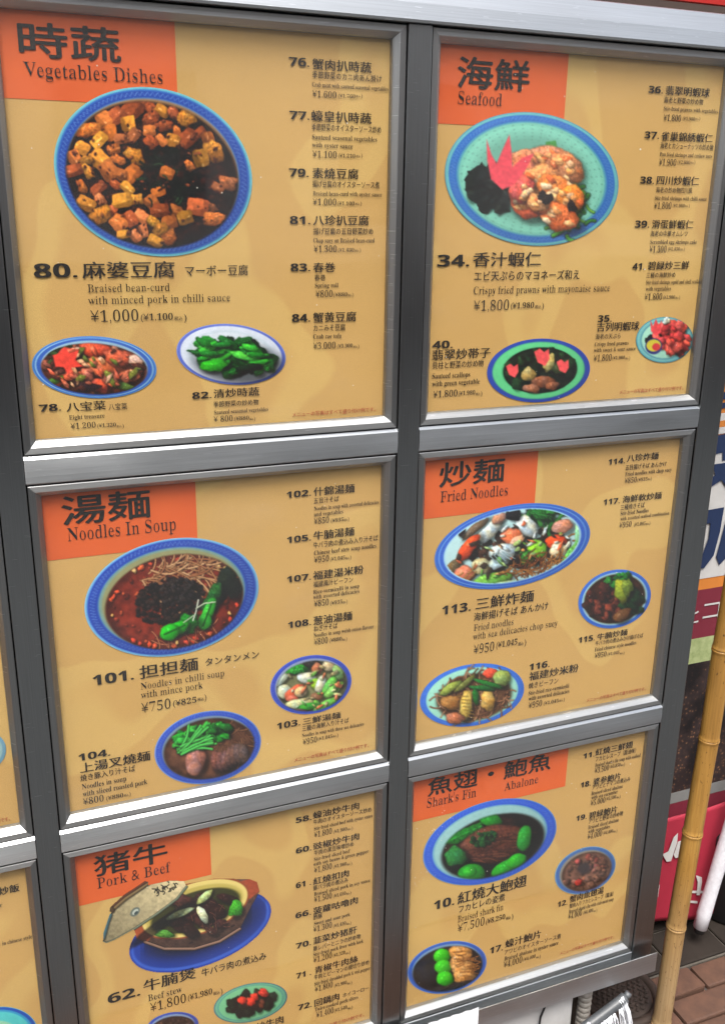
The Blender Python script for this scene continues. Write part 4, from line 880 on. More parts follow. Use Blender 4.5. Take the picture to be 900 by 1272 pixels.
# (sheet index, painter, centre x, centre y, half width, half height, tilt in degrees, label)
DISHES = [
 (0, p_mapo, 190, 213, 125, 103, 18, 'round blue rimmed bowl of tofu cubes in dark sauce'),
 (0, p_treasure, 117, 456, 77.5, 38.5, 3, 'oval plate of red and orange mixed stir-fry'),
 (0, p_greens, 287, 440, 68, 37.5, 6, 'oval plate of bright green vegetables'),
 (1, p_prawn, 660, 222, 108.5, 82.5, 9, 'turquoise plate of battered prawns with a pink leaf'),
 (1, p_scallop, 668.5, 460, 64, 39.5, -4, 'green plate of scallops with red leaves'),
 (1, p_pinkprawn, 825, 422, 35.5, 28.5, -4, 'small plate of pink fried prawns with a dip'),
 (2, p_tantan, 213, 742, 109.5, 72, -12, 'blue bowl of red soup noodles with green bok choy'),
 (2, p_threesea, 386, 850.5, 51, 36, -12, 'blue bowl of pale seafood and vegetables'),
 (2, p_pork, 258, 928.5, 67, 44.5, -12, 'blue bowl of noodles with sliced pork and greens'),
 (3, p_seafood_noodles, 636, 678.5, 98.5, 50, -13, 'oval plate of seafood over crisp noodles'),
 (3, p_beefnoodle, 763, 744, 46, 35.5, -18, 'small oval plate of brown beef and greens'),
 (3, p_vermicelli, 586, 863.5, 65.5, 38, -11, 'blue rimmed plate of fried vermicelli'),
 (4, p_redgreen, 311, 1246, 46.5, 23.5, -13, 'green plate with red and dark greens'),
 (4, p_mincebowl, 214, 1276, 33, 18, -10, 'blue bowl of dark mince cut by the picture edge'),
 (5, p_fin, 608, 1046, 86, 49, -19, 'blue and turquoise bowl of braised fin with bok choy'),
 (5, p_crabsoup, 726.5, 1081.5, 39.5, 27.5, -24, 'dull blue bowl of brown soup'),
 (5, p_abalone, 555, 1202, 50, 31.5, -14, 'blue bowl with a row of green and brown slices'),
 (6, p_plate_edge, -36, 936, 44, 30, -12, 'pale blue plate'),
 (7, p_turq_bowl, -6, 1290, 54, 38, -14, 'turquoise bowl'),
]
def mesh_from_grid(pts, nu, nv, colors, keep=None):
    me = bpy.data.meshes.new('print')
    idx = np.arange(nu * nv).reshape(nv, nu)
    q = np.stack([idx[:-1, :-1], idx[:-1, 1:], idx[1:, 1:], idx[1:, :-1]], -1).reshape(-1, 4)
    if keep is not None:
        q = q[keep.ravel()[q].all(1)]
        used = np.unique(q); remap = np.full(nu * nv, -1); remap[used] = np.arange(len(used)); q = remap[q]
        pts = pts.reshape(-1, 3)[used]; colors = colors.reshape(-1, 3)[used]
    pts = pts.reshape(-1, 3); colors = colors.reshape(-1, 3)
    me.vertices.add(len(pts)); me.vertices.foreach_set('co', pts.astype('f').ravel())
    me.loops.add(q.size); me.loops.foreach_set('vertex_index', q.astype('i').ravel())
    me.polygons.add(len(q)); me.polygons.foreach_set('loop_start', np.arange(0, q.size, 4, dtype='i'))
    try: me.polygons.foreach_set('loop_total', np.full(len(q), 4, dtype='i'))
    except Exception: pass
    at = me.color_attributes.new('Col', 'FLOAT_COLOR', 'POINT')
    lin = S2L(np.clip((colors - 110) * 1.16 + 104, 4, 255)); at.data.foreach_set('color', np.concatenate([lin, np.ones((len(lin), 1))], 1).astype('f').ravel())
    me.update(); me.validate(); return me
def soften(pc):
    c = pc.c.copy(); g = .5 * c
    g[1:-1, 1:-1] = .28 * c[1:-1, 1:-1] + .12 * (c[:-2, 1:-1] + c[2:, 1:-1] + c[1:-1, :-2] + c[1:-1, 2:]) + .06 * (c[:-2, :-2] + c[2:, 2:] + c[:-2, 2:] + c[2:, :-2])
    pc.c[1:-1, 1:-1] = g[1:-1, 1:-1]
def dish_mesh(painter, cx, cy, a, b, tilt, seed, y_print):
    nu = int(2 * a / .8) + 4; nv = int(2 * b / .8) + 4
    u, v = np.meshgrid(np.linspace(-1, 1, nu), np.linspace(-1, 1, nv))
    sx = u * np.sqrt(1 - v * v / 2); sy = v * np.sqrt(1 - u * u / 2)
    pc = Pic(sx * a, sy * b, seed); painter(pc, a, b); soften(pc)
    t = math.radians(tilt); px = cx + sx * a * math.cos(t) - sy * b * math.sin(t); py = cy + sx * a * math.sin(t) + sy * b * math.cos(t)
    return mesh_from_grid(at_y(px, py, y_print), nu, nv, pc.c)
def pot_mesh(y_print):
    st = .62; xs = np.arange(124, 342, st); ys = np.arange(1088, 1214, st); X, Y = np.meshgrid(xs, ys)
    pc = Pic(X, Y, 77); al = np.zeros(X.shape)
    def mark(fn):
        before = pc.c.copy(); pc.c[:] = -999; fn(); hit = pc.c[..., 0] > -500; col = pc.c.copy(); pc.c[:] = before
        pc.c[hit] = np.maximum(col[hit], 0); al[hit] = 1
    c = lambda x, y: (80 + x / 3.214, 980 + y / 3.214)
    mark(lambda: pc.ell(248.5, 1157, 93, 43, -.36, (52, 80, 168), .001))
    pc.ell(248.5, 1157, 90, 40.5, -.36, (70, 104, 196), .01); pc.ell(248.5, 1156, 87, 38, -.36, (44, 72, 158), .02)
    pc.ell(252, 1152, 70, 30, -.36, (22, 34, 66), .5); pc.ell(246, 1150, 60, 24, -.36, (16, 18, 30), .5)
    # pot: handles, outer wall, rim
    mark(lambda: pc.poly([c(275, 560), c(290, 598), c(320, 612), c(400, 640), c(520, 640), c(620, 610), c(700, 560), c(745, 470), c(780, 410), c(770, 372), c(740, 360), c(600, 358), c(480, 380), c(360, 440), c(290, 520)], (128, 96, 84), .4, .2, (.1, .5)))
    pc.poly([c(275, 555), c(288, 600), c(330, 612), c(350, 590), c(320, 540), c(300, 530)], (176, 92, 54), .8); pc.poly([c(705, 370), c(745, 358), c(780, 372), c(778, 410), c(740, 440), c(715, 420)], (168, 84, 56), .8)
    pc.strand([c(320, 612), c(400, 640), c(520, 640), c(620, 610), c(700, 560)], 1.6, (150, 120, 104))
    cx, cy = c(520, 478)
    pc.ell(cx, cy, 71, 33, -.33, (150, 82, 50), .02); pc.ell(cx, cy + .3, 68.5, 30.8, -.33, (226, 206, 130), .02); pc.ell(cx, cy + 1.5, 63, 26.5, -.33, (196, 178, 100), .05); pc.ell(cx + 1, cy + 3, 58, 23, -.33, (66, 66, 30), .06)
    for x, y, rx, ry in [(470, 540, 13, 9), (520, 500, 15, 9), (580, 470, 13, 10), (560, 530, 12, 8), (610, 500, 12, 9), (650, 440, 14, 6), (500, 570, 12, 7), (620, 540, 9, 6), (470, 450, 16, 8), (440, 520, 12, 8), (540, 440, 10, 6), (590, 570, 8, 5)]:
        pc.blob(*c(x, y), rx, ry, pc.rg.uniform(-.5, .5), pc.rg.choice([(74, 44, 40), (62, 36, 34), (86, 52, 46), (54, 34, 32)]), .2, .22, .3)
    for k in range(20): pc.curl(*c(pc.rg.uniform(440, 640), pc.rg.uniform(440, 570)), 9, pc.rg.uniform(0, 6), .6, (110, 72, 60), .8)
    pc.blob(*c(685, 480), 9, 10, .3, (70, 160, 50), .2, .15); pc.blob(*c(400, 580), 12, 5, .1, (90, 150, 60), .2, .1)
    pc.blob(*c(460, 500), 20, 4, -.38, (204, 220, 170), .1, .15); pc.blob(*c(552, 503), 5.5, 12, -.5, (222, 228, 190), .1, .15); pc.blob(*c(560, 432), 12, 5, -.75, (196, 216, 150), .1, .15)
    # lid leaning on the rim
    pc.shadow(*c(360, 540), 46, 6, -.62, .6)
    lid = [c(153, 612), c(155, 575), c(180, 500), c(240, 440), c(330, 385), c(420, 366), c(478, 368), c(488, 392), c(450, 440), c(370, 500), c(280, 560), c(200, 605), c(168, 618)]
    mark(lambda: pc.poly(lid, (186, 172, 136), .4, .14, (-.3, .55)))
    mark(lambda: pc.poly([c(178, 492), c(182, 472), c(235, 424), c(322, 367), c(336, 372), c(335, 388), c(242, 448), c(192, 494)], (146, 112, 78), .4, .2, (.2, .4)))
    pc.strand([c(153, 612), c(168, 618), c(200, 605), c(280, 560), c(370, 500), c(450, 440), c(488, 392)], 1.3, (120, 130, 112))
    pc.strand([c(155, 595), c(170, 540), c(182, 505)], 2.6, (84, 120, 130)); 
    pc.strand([c(185, 487), c(240, 440), c(332, 378)], 2.6, (150, 126, 90)); pc.strand([c(182, 478), c(238, 430), c(330, 370)], 1.4, (110, 70, 50)); pc.strand([c(188, 480), c(192, 488)], 2.4, (90, 70, 50))
    for k in range(26):
        x, y = inell(pc.rg, 0, 0, 44, 20); pc.curl(*c(405 + x, 397 + y - x * .2), 4.5, pc.rg.uniform(0, 6), .55, (62, 58, 48), 2.5, 4)
    pc.ell(*c(282, 492), 7, 4.6, -.75, (110, 118, 110), .2); pc.ell(*c(283, 492), 4.6, 2.6, -.75, (190, 196, 186), .2); pc.ell(*c(286, 496), 3, 1.6, -.75, (70, 84, 84), .2)
    for x, y in [(505, 615), (625, 572), (672, 548)]: pc.blob(*c(x, y), 2.4, 1.2, -.3, (50, 36, 36), .3, 0, .1, 0)
    return mesh_from_grid(at_y(X, Y, y_print), len(xs), len(ys), pc.c, al > .5)

# ------------------------------------------------------------------ build the sheets
for k in REF: request(k, REF[k])
for sh in SHEETS:
    for ln in sh['head']: request(ln[0], ln[1])
    for en in sh['entries']:
        for ln in en: request(ln[0], ln[1])
request('J', NOTE); request('K', 'コ'); request('K', 'ヒ')
resolve()
sheet_objs = []
for i, sh in enumerate(SHEETS):
    (a, b), (z0, z1) = COLS[sh['cell'][0]], ROWS[sh['cell'][1]]
    root = empty('menu_sheet', ((a + b) / 2, YP, z0), sh['label'], 'menu', 'printed menu sheets in the display board')
    inv = Matrix.Translation(-Vector(root.location)); sheet_objs.append((root, inv))
    X0, X1, Z0, Z1 = a + .010, b - .010, z0 + .010, z1 - .010
    # slightly cockled paper
    nx, nz = 40, 40; vv = []; ff = []
    for q in range(nz + 1):
        for p in range(nx + 1):
            x = X0 + (X1 - X0) * p / nx; z = Z0 + (Z1 - Z0) * q / nz
            vv.append((x, YP + .0012, z))
    for q in range(nz):
        for p in range(nx): k = q * (nx + 1) + p; ff.append((k, k + 1, k + nx + 2, k + nx + 1))
    def child(name, me, mat, label=None):
        o = link(name, me, mat, root); o.matrix_parent_inverse = inv
        if label: o['label'] = label
        return o
    child('paper', me_from(vv, ff), MAT['paper'])
    y1, y2, y3 = YP + .0008, YP + .0004, YP - .0001
    if sh['block']:
        bx, by, lx, ly = sh['block']
        xr = at_y(bx, by, y1)[0]; zb = at_y(lx, ly, y1)[2]
        child('heading_block', me_from([(X0, y1, zb), (xr, y1, zb), (xr, y1, Z1), (X0, y1, Z1)], [(0, 1, 2, 3)]), MAT['orange'])
    if sh['head']:
        o = lettering('heading', sh['head'], root, MAT['ink'], y3); o.matrix_parent_inverse = inv
    for en in sh['entries']:
        o = lettering('menu_entry', en, root, MAT['ink'], y3); o.matrix_parent_inverse = inv
    if sh['note']:
        n = sh['note']; o = lettering('footnote', [('R', NOTE) + n], root, MAT['ink_red'], y3); o.matrix_parent_inverse = inv; o['label'] = 'small red print'
for k, (si, painter, cx, cy, a, b, tilt, lab) in enumerate(DISHES):
    root, inv = sheet_objs[si]
    o = link('dish_picture', dish_mesh(painter, cx, cy, a, b, tilt, 100 + k, YP + .0004), MAT['pic'], root); o.matrix_parent_inverse = inv; o['label'] = lab
root, inv = sheet_objs[4]
o = link('dish_picture', pot_mesh(YP + .0004), MAT['pic'], root); o.matrix_parent_inverse = inv; o['label'] = 'clay pot of beef stew with its lid aside on a blue plate'

# ------------------------------------------------------------------ banners beside the board
def cloth_mat(name, c, sheen=.0):
    m = mottled(name, tuple(x * .92 for x in c), c, 40, .7, .15, .0008); return m
MAT['crimson'] = cloth_mat('crimson_cloth', (.36, .018, .042)); MAT['white_print'] = cloth_mat('white_print', (.56, .55, .53))
MAT['navy'] = cloth_mat('navy_print', (.007, .022, .075)); MAT['orange_cloth'] = cloth_mat('orange_cloth', (.60, .20, .03)); MAT['wine'] = cloth_mat('wine_red_print', (.17, .014, .03))
MAT['leafgreen'] = mottled('pale_green_print', (.22, .28, .10), (.40, .45, .22), 60, .7)
def bean_mat():
    m = node_mat('coffee_bean_print', (.03, .015, .01), .6)
    tc = N(m, 'ShaderNodeTexCoord'); v = N(m, 'ShaderNodeTexVoronoi'); v.inputs['Scale'].default_value = 120
    L(m, tc.outputs['Object'], v.inputs['Vector']); r = ramp(m, v.outputs['Distance'], [(.0, (.42, .24, .11)), (.16, (.16, .075, .04)), (.32, (.040, .022, .018)), (1, (.016, .010, .012))])
    n = noise_node(m, 14, 2); r2 = ramp(m, n.outputs[0], [(.42, (.10, .08, .12)), (.6, (1, 1, 1))])
    x = N(m, 'ShaderNodeMix', data_type='RGBA', blend_type='MULTIPLY'); x.inputs[0].default_value = 1
    L(m, r.outputs[0], x.inputs[6]); L(m, r2.outputs[0], x.inputs[7]); L(m, x.outputs[2], P(m).inputs['Base Color']); return m
MAT['beans'] = bean_mat(); MAT['grey_print'] = cloth_mat('grey_print', (.20, .20, .19))
YB = .25
def flat_px(pts, y, thick=.0):
    w = [at_y(x, yy, y) for x, yy in pts]
    return me_from(w, [tuple(range(len(w)))[::-1]] if False else [tuple(range(len(w)))])
def zline(px, py, y): return float(at_y(px, py, y)[2])
banner = empty('advertising_banner', (1.5, YB, .5), 'upright printed banner with navy lettering on orange above coffee beans', 'banner')
binv = Matrix.Translation(-Vector(banner.location))
def bchild(name, me, mat, label=None, root=banner, inv_=binv):
    o = link(name, me, mat, root); o.matrix_parent_inverse = inv_
    if label: o['label'] = label
    return o
BX0, BX1 = 1.09, 1.75
def band(name, mat, ptop, pbot, yy, label=None):
    zt = zline(*ptop, YB) if ptop else 2.1; zb = zline(*pbot, YB)
    return bchild(name, me_box(BX0, BX1, yy, yy + .003, zb, zt), mat, label)
band('backing', MAT['orange_cloth'], None, (868, 733), YB, 'orange upper field')
band('title_band', MAT['wine'], (868, 733), (860, 794), YB, 'wine red band with white lettering')
band('photo_print', MAT['leafgreen'], (860, 794), (852, 826), YB)
band('photo_print', MAT['beans'], (852, 826), (836, 985), YB, 'dark photograph of coffee beans')
band('grey_stripe', MAT['grey_print'], (836, 985), (835, 998), YB - .0005)
band('lower_field', MAT['wine'], (835, 998), (835, 1040), YB)
def stroke_px(name, pts, mat, y, label=None): return bchild(name, flat_px(pts, y), mat, label)
# white outlines then navy strokes of the large characters
W_, B_ = MAT['white_print'], MAT['navy']
for pts in [[(888, 515), (960, 500), (960, 530), (886, 540)], [(880, 555), (960, 545), (960, 640), (866, 655)], [(868, 598), (900, 560), (960, 548), (960, 625), (862, 640)], [(858, 632), (960, 612), (960, 705), (852, 722)]]:
    stroke_px('letter_outline', pts, W_, YB - .0006 - .0001 * (int(pts[0][0]) % 7))
stroke_px('letter_outline', [(886, 524), (960, 512), (960, 520), (886, 532)], MAT['orange_cloth'], YB - .0014)
for pts in [[(892, 488), (960, 478), (960, 486), (892, 497)], [(892, 501), (960, 491), (960, 498), (891, 508)], [(889, 541), (960, 528), (960, 566), (897, 572), (897, 562), (889, 564)],
            [(885, 577), (960, 566), (960, 582), (912, 590), (930, 612), (912, 620), (896, 596), (872, 612), (868, 604), (888, 590)],
            [(877, 634), (899, 630), (894, 660), (886, 690), (874, 706), (867, 706), (870, 694), (880, 668), (882, 650), (875, 651)],
            [(903, 640), (916, 638), (904, 690), (893, 702), (889, 692)]]:
    LS = YB - .002 - .0004 * (int(pts[0][0] + pts[0][1]) % 7); stroke_px('letter_stroke', pts, B_, LS)
V_, F_ = [], []
for ln in [('K', 'コ', 872, 772, 893, 24), ('K', 'ヒ', 850, 778, 866, 20)]: line_geometry(ln, YB - .0015, V_, F_)
bchild('lettering', me_from(V_, F_), MAT['white_print'])
# crimson cloth with white brush letters, hanging in front, its lower hem curved
YC = .215
flag = empty('crimson_flag', (1.4, YC, .3), 'crimson cloth flag with white brush letters hanging low beside the board', 'flag'); finv = Matrix.Translation(-Vector(flag.location))
xs_ = np.linspace(1.10, 1.62, 40); vv = []; ff = []
for j in range(25):
    for i_, x in enumerate(xs_):
        zt = zline(828, 1021, YC) + (x - 1.18) * .06; xc = (x - 1.23); zb = zline(838, 1143, YC) - .5 * xc * xc + .004
        t = j / 24; z = zt + (zb - zt) * t
        vv.append((x, YC + .010 * math.sin(x * 26 + .6) * (.35 + .65 * t) , z))
n_ = len(xs_)
for j in range(24):
    for i_ in range(n_ - 1): k = j * n_ + i_; ff.append((k, k + n_, k + n_ + 1, k + 1))
fo = bchild('cloth', me_from(vv, ff, smooth=True), MAT['crimson'], None, flag, finv)
so = fo.modifiers.new('thickness', 'SOLIDIFY'); so.thickness = .0012
def on_flag(pts):
    """letter stroke laid on the rippled cloth"""
    out = []
    for x, yy in pts:
        w = at_y(x, yy, YC)
        zt = zline(828, 1021, YC) + (w[0] - 1.18) * .06; zb = zline(838, 1143, YC); t = np.clip((w[2] - zt) / (zb - zt), 0, 1)
        out.append((w[0], YC + .010 * math.sin(w[0] * 26 + .6) * (.35 + .65 * t) - .004, w[2]))
    return me_from(out, [tuple(range(len(out)))])
for pts in [[(823, 1062), (830, 1058), (836, 1040), (841, 1034), (840, 1046), (833, 1070), (828, 1071), (825, 1066)], [(836, 1062), (841, 1045), (847, 1042), (845, 1062), (838, 1066)],
            [(860, 1084), (867, 1086), (867, 1092), (864, 1108), (860, 1108), (862, 1092)], [(853, 1103), (873, 1103), (873, 1106), (853, 1106)], [(852, 1115), (861, 1115), (861, 1118), (852, 1118)], [(817, 1103), (820, 1100), (818, 1116), (815, 1119)]]:
    bchild('letter_stroke', on_flag(pts), MAT['white_print'], None, flag, finv)

# ------------------------------------------------------------------ bamboo pole
def bamboo_mat():
    m = node_mat('bamboo', (.5, .3, .08), .45)
    n = noise_node(m, 30, 5, (1, 1, .12)); r = ramp(m, n.outputs[0], [(.3, (.24, .12, .026)), (.55, (.38, .20, .043)), (.75, (.42, .26, .075))])
    # pale bleached foot
    tc = N(m, 'ShaderNodeTexCoord'); sp = N(m, 'ShaderNodeSeparateXYZ'); L(m, tc.outputs['Object'], sp.inputs[0])
    rz = ramp(m, sp.outputs[2], [(.10, (.62, .62, .62)), (.38, (0, 0, 0))])
    pale = N(m, 'ShaderNodeMix', data_type='RGBA'); L(m, rz.outputs[0], pale.inputs[0]); L(m, r.outputs[0], pale.inputs[6]); pale.inputs[7].default_value = (.40, .31, .19, 1)
    sp2 = noise_node(m, 260, 3, (1, 1, .5)); r2 = ramp(m, sp2.outputs[0], [(.28, (.25, .18, .12)), (.36, (1, 1, 1))])
    x = N(m, 'ShaderNodeMix', data_type='RGBA', blend_type='MULTIPLY'); x.inputs[0].default_value = .9
    L(m, pale.outputs[2], x.inputs[6]); L(m, r2.outputs[0], x.inputs[7])
    fib = noise_node(m, 420, 3, (1, 1, .012)); r3 = ramp(m, fib.outputs[0], [(.3, (.72, .70, .66)), (.7, (1.0, 1.0, 1.0))])
    stn = noise_node(m, 16, 4, (1, 1, .35)); r4 = ramp(m, stn.outputs[0], [(.56, (1, 1, 1)), (.68, (.55, .45, .34))])
    y1_ = N(m, 'ShaderNodeMix', data_type='RGBA', blend_type='MULTIPLY'); y1_.inputs[0].default_value = 1; L(m, x.outputs[2], y1_.inputs[6]); L(m, r3.outputs[0], y1_.inputs[7])
    y2_ = N(m, 'ShaderNodeMix', data_type='RGBA', blend_type='MULTIPLY'); y2_.inputs[0].default_value = .8; L(m, y1_.outputs[2], y2_.inputs[6]); L(m, r4.outputs[0], y2_.inputs[7])
    L(m, y2_.outputs[2], P(m).inputs['Base Color']); bump(m, n.outputs[0], .25, .001)
    return m
MAT['bamboo'] = bamboo_mat()
YBM = .02
pA = at_y(820.6, 1268, YBM); pB = at_y(898, 806, YBM)
dirv = Vector(pB - pA).normalized()
foot = Vector(pA) - dirv * ((pA[2] - 0.0) / dirv.z)
pole = empty('bamboo_pole', foot, 'leaning golden bamboo pole standing between the steel board and the crimson flag', 'pole'); pinv = Matrix.Translation(-foot)
nodes_px = [(820.6, 1268), (839, 1150), (860, 1034), (878, 918), (898, 806)]
ts = sorted([(Vector(at_y(x, y, YBM)) - foot).dot(dirv) for x, y in nodes_px])
stepn = (ts[-1] - ts[0]) / (len(ts) - 1)
while ts[0] > stepn: ts.insert(0, ts[0] - stepn)
while ts[-1] < 2.3: ts.append(ts[-1] + stepn)
ts = [0.0] + ts
R0 = .0178
for k, (t0, t1) in enumerate(zip(ts[:-1], ts[1:])):
    pts = []; rad = []
    off = Vector((.0022 * math.sin(k * 2.1), 0, 0)); off2 = Vector((.0022 * math.sin((k + 1) * 2.1), 0, 0))
    for s_ in list(np.linspace(0, .06, 7)) + list(np.linspace(.1, .9, 9)) + list(np.linspace(.94, 1, 7)):
        t = t0 + (t1 - t0) * s_
        e = min(s_, 1 - s_) * (t1 - t0); r = R0 + .0017 * math.exp(-(e / .005) ** 2) + (.0 if e > .0012 else -.0006)
        pts.append(foot + dirv * t + off.lerp(off2, s_)); rad.append(r * (1 - .03 * k * .3))
    o = link('culm_segment', me_tube(pts, rad, 24), MAT['bamboo'], pole); o.matrix_parent_inverse = pinv

# ------------------------------------------------------------------ white tube, black bin
YT = .17
t0 = at_y(869, 1152, YT); t1 = at_y(912, 1010, YT)
dv = Vector(t1 - t0).normalized()
tube = empty('white_tube', t0, 'white fabric covered tube leaning over the doorway tiles', 'tube'); tinv = Matrix.Translation(-Vector(t0))
MAT['felt'] = mottled('white_felt', (.58, .58, .62), (.70, .70, .74), 120, .9, .4, .001)
pts = [Vector(t0) + dv * s_ for s_ in np.linspace(0, .9, 24)]
o = link('sleeve', me_tube([pts[0] - dv * .001] + pts, [.0128] + [.0150 + .0004 * math.sin(k * 1.7) for k in range(24)], 20), MAT['felt'], tube); o.matrix_parent_inverse = tinv
o = link('core', me_tube([Vector(t0) - dv * .012, Vector(t0) + dv * .02], [.011, .011], 16), MAT['dark_metal'], tube); o.matrix_parent_inverse = tinv
bpos = at_z(905, 1178, 0.0)
binr = empty('black_bin', (float(bpos[0]) + .135, float(bpos[1]) + .14, 0), 'black plastic bin in the doorway behind the white tube', 'bin')
MAT['blackplastic'] = mottled('black_plastic', (.008, .008, .009), (.014, .014, .016), 60, .5, .1, .0005)
def lathe(prof, seg=32, smooth=True):
    v = []; f = []
    for r, z in prof:
        for k in range(seg): an = 2 * math.pi * k / seg; v.append((r * math.cos(an), r * math.sin(an), z))
    for i_ in range(len(prof) - 1):
        for k in range(seg): f.append((i_ * seg + k, i_ * seg + (k + 1) % seg, (i_ + 1) * seg + (k + 1) % seg, (i_ + 1) * seg + k))
    f.append(tuple(range(seg))[::-1]); f.append(tuple((len(prof) - 1) * seg + k for k in range(seg)))
    return me_from(v, f, smooth=smooth)
link('body', lathe([(.125, 0), (.13, .01), (.15, .22), (.15, .222)]), MAT['blackplastic'], binr)
link('lid', lathe([(.156, .21), (.158, .22), (.157, .238), (.14, .25), (.02, .255)]), MAT['blackplastic'], binr)

# ------------------------------------------------------------------ clutter under the board
# round cast cover in the paving
mc = at_z(768, 1236, 0.0)
cover = empty('drain_cover', (float(mc[0]), float(mc[1]), 0), 'round dark cast iron drain cover with raised lugs under the board corner', 'drain cover')
MAT['castiron'] = mottled('rusty_cast_iron', (.020, .014, .011), (.045, .030, .023), 40, .75, .5, .002, None, .3)  # iron toned down to include the shadow under the board
CR = .085
link('rim', lathe([(CR, -.01), (CR, .006), (CR - .004, .010), (CR - .014, .010), (CR - .017, .004), (CR - .018, .002)], 48), MAT['castiron'], cover)
link('plate', lathe([(CR - .019, -.01), (CR - .019, .005), (CR - .021, .006)], 48), MAT['castiron'], cover)
lug = me_box(-.0042, .0042, -.0028, .0028, .006, .0100, .0012); lug.materials.append(MAT['castiron'])
for a_ in range(-6, 7):
    for b_ in range(-6, 7):
        x, y = a_ * .0125 + (b_ % 2) * .006, b_ * .0105
        if math.hypot(x, y) < CR - .027:
            o = link('lug', lug, None, cover, (x, y, 0)); o.rotation_euler.z = .785 if (a_ + b_) % 2 else -.785
# ribbed conduit
cA = at_y(724, 1240, .05); cxx, cyy = float(cA[0]), .05
cond = empty('conduit', (cxx, cyy, 0), 'ribbed grey flexible conduit rising behind the mop', 'conduit')
MAT['conduit'] = mottled('conduit_plastic', (.30, .28, .25), (.42, .40, .36), 50, .5, .2, .001)
pts = []; rad = []
for k in range(260):
    z = k * .001; pts.append((cxx + .004 * math.sin(z * 12), cyy, z)); rad.append(.0115 + .0022 * (abs(math.sin(z * math.pi / .012)) ** .7))
o = link('pipe', me_tube(pts, rad, 18), MAT['conduit'], cond); o.matrix_parent_inverse = Matrix.Translation(-Vector(cond.location))
# dark bristle broom
bA = at_y(702, 1262, .07)
broom = empty('broom', (float(bA[0]), .07, 0), 'dark bristle broom standing between the plinth and the conduit', 'broom'); brinv = Matrix.Translation(-Vector(broom.location))
MAT['bristle'] = mottled('bristle', (.014, .010, .007), (.05, .036, .024), 60, .7)
rgb_ = random.Random(3); tubes = []
for k in range(150):
    x = float(bA[0]) + rgb_.uniform(-.016, .016); y = .07 + rgb_.uniform(-.018, .012)
    tubes.append(me_tube([(x + rgb_.uniform(-.006, .006), y + rgb_.uniform(-.006, .006), .002), (x, y, .10), (x * .7 + float(bA[0]) * .3, y, .20)], [.0008, .0009, .0009], 4, True, False))
o = link('bristles', join_me(tubes), MAT['bristle'], broom); o.matrix_parent_inverse = brinv; o['kind'] = 'stuff'
o = link('head', me_box(float(bA[0]) - .018, float(bA[0]) + .018, .05, .084, .195, .22, .004), MAT['brown'], broom); o.matrix_parent_inverse = brinv
o = link('handle', me_tube([(float(bA[0]), .067, .22), (float(bA[0]), .067, .45)], [.008, .008], 12), MAT['brown'], broom); o.matrix_parent_inverse = brinv
# mop: grey clamp with white strings
ma, mb_ = at_y(728, 1276, -.03), at_y(772, 1243, -.03)
mop = empty('mop', (float(ma[0]), -.03, 0), 'grey mop head holder draped with white cotton strings', 'mop'); minv = Matrix.Translation(-Vector(mop.location))
MAT['greyplastic'] = mottled('grey_plastic', (.05, .055, .06), (.08, .085, .09), 40, .4, .1, .0005); MAT['cotton'] = mottled('white_cotton', (.55, .57, .60), (.75, .77, .80), 200, .95, .6, .001)
va, vb = Vector(ma), Vector(mb_); dm = (vb - va)
o = link('clamp', me_tube([va - dm * .5, va - dm * .48, va, vb, vb + dm * .10, vb + dm * .12], [.006, .010, .010, .010, .0105, .006], 18), MAT['greyplastic'], mop); o.matrix_parent_inverse = minv
o = link('knob', me_tube([vb + dm * .10, vb + dm * .2 + Vector((0, 0, .006))], [.007, .006], 12), MAT['greyplastic'], mop); o.matrix_parent_inverse = minv
rgm = random.Random(8); tubes = []
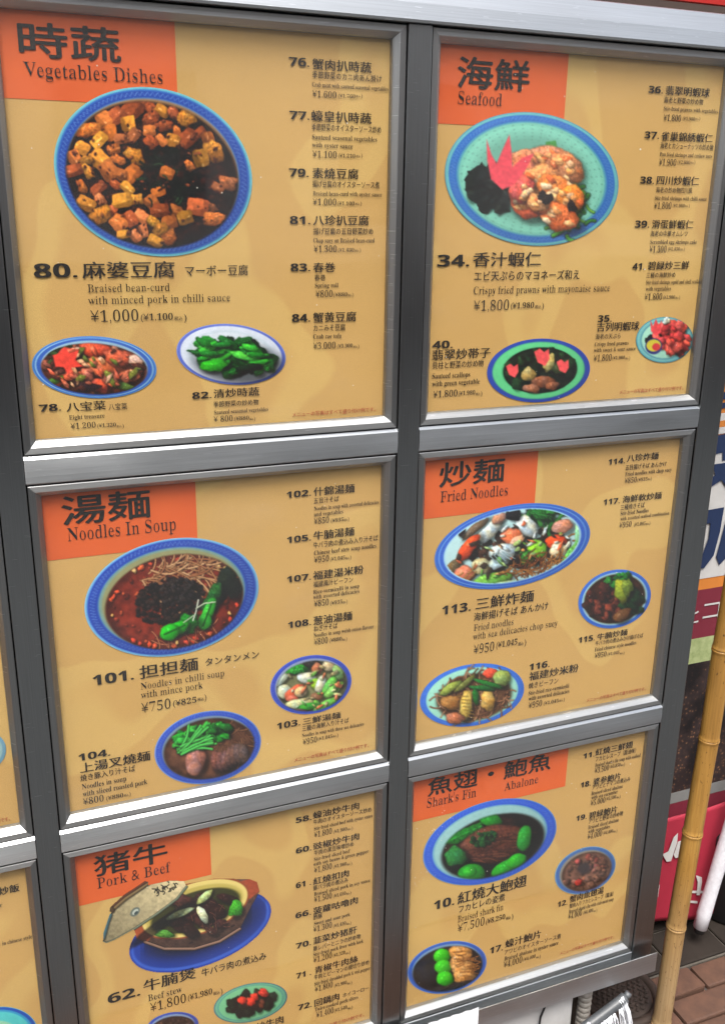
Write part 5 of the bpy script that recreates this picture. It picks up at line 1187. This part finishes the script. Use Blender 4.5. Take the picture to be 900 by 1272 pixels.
for k in range(60):
    s_ = rgm.uniform(-.3, 1.0); p = va + dm * s_; off = rgm.uniform(-.002, .004)
    yo = rgm.uniform(-.004, .004)
    tubes.append(me_tube([p + Vector((0, .010, -.002)), p + Vector((0, -.004 - off, .0108)), p + Vector((.002, -.0125, .002)), p + Vector((.006 + off, -.014 + yo, -.012)), p + Vector((.012 + off * 2, -.015 + yo, -.04)), p + Vector((.016 + off * 3, -.016 + yo, max(-p.z + .004, -.11)))][2 if 0.08 < s_ < .88 else 0:], [.0016] * (4 if 0.08 < s_ < .88 else 6), 6))
o = link('strings', join_me(tubes), MAT['cotton'], mop); o.matrix_parent_inverse = minv; o['kind'] = 'stuff'
link('handle', me_tube([va - dm * .5, va - dm * .5 + Vector((-.05, -.01, -.05))], [.008, .008], 12), MAT['greyplastic'], mop).matrix_parent_inverse = minv
# thin black cable by the plinth
cb = at_y(672, 1262, .008)
cable = link('black_cable', me_tube([(float(at_y(678, 1246, .006)[0]), .006, float(at_y(678, 1246, .006)[2]) + .02), tuple(at_y(676, 1252, .006)), tuple(at_y(671, 1264, .006)), tuple(at_y(669, 1276, .006)), tuple(at_y(668, 1300, .006))], [.002] * 5, 8), MAT['blackplastic']); tag(cable, 'thin black cable hanging against the white plinth', 'cable')
# white paper taped over the sill
YS = -.0188
q0 = at_y(532, 1260, YS); q1 = at_y(594, 1253, YS)
vv = []; ff = []
for j in range(9):
    for i_ in range(13):
        x = float(q0[0]) + (float(q1[0]) - float(q0[0])) * i_ / 12; z = float(q1[2]) + .003 - j * .013 + .0012 * math.sin(i_ * 2.3) * (j == 0)
        vv.append((x, YS - .0006 - .0015 * (j / 8) * (1 + math.sin(i_ * .7)), z))
for j in range(8):
    for i_ in range(12): k = j * 13 + i_; ff.append((k, k + 13, k + 14, k + 1))
MAT['whitepaper'] = mottled('white_paper', (.78, .80, .83), (.84, .86, .88), 30, .7, .2, .001)
po = link('paper_notice', me_from(vv, ff, smooth=True), MAT['whitepaper']); tag(po, 'blank white paper stuck over the front of the steel sill', 'paper')
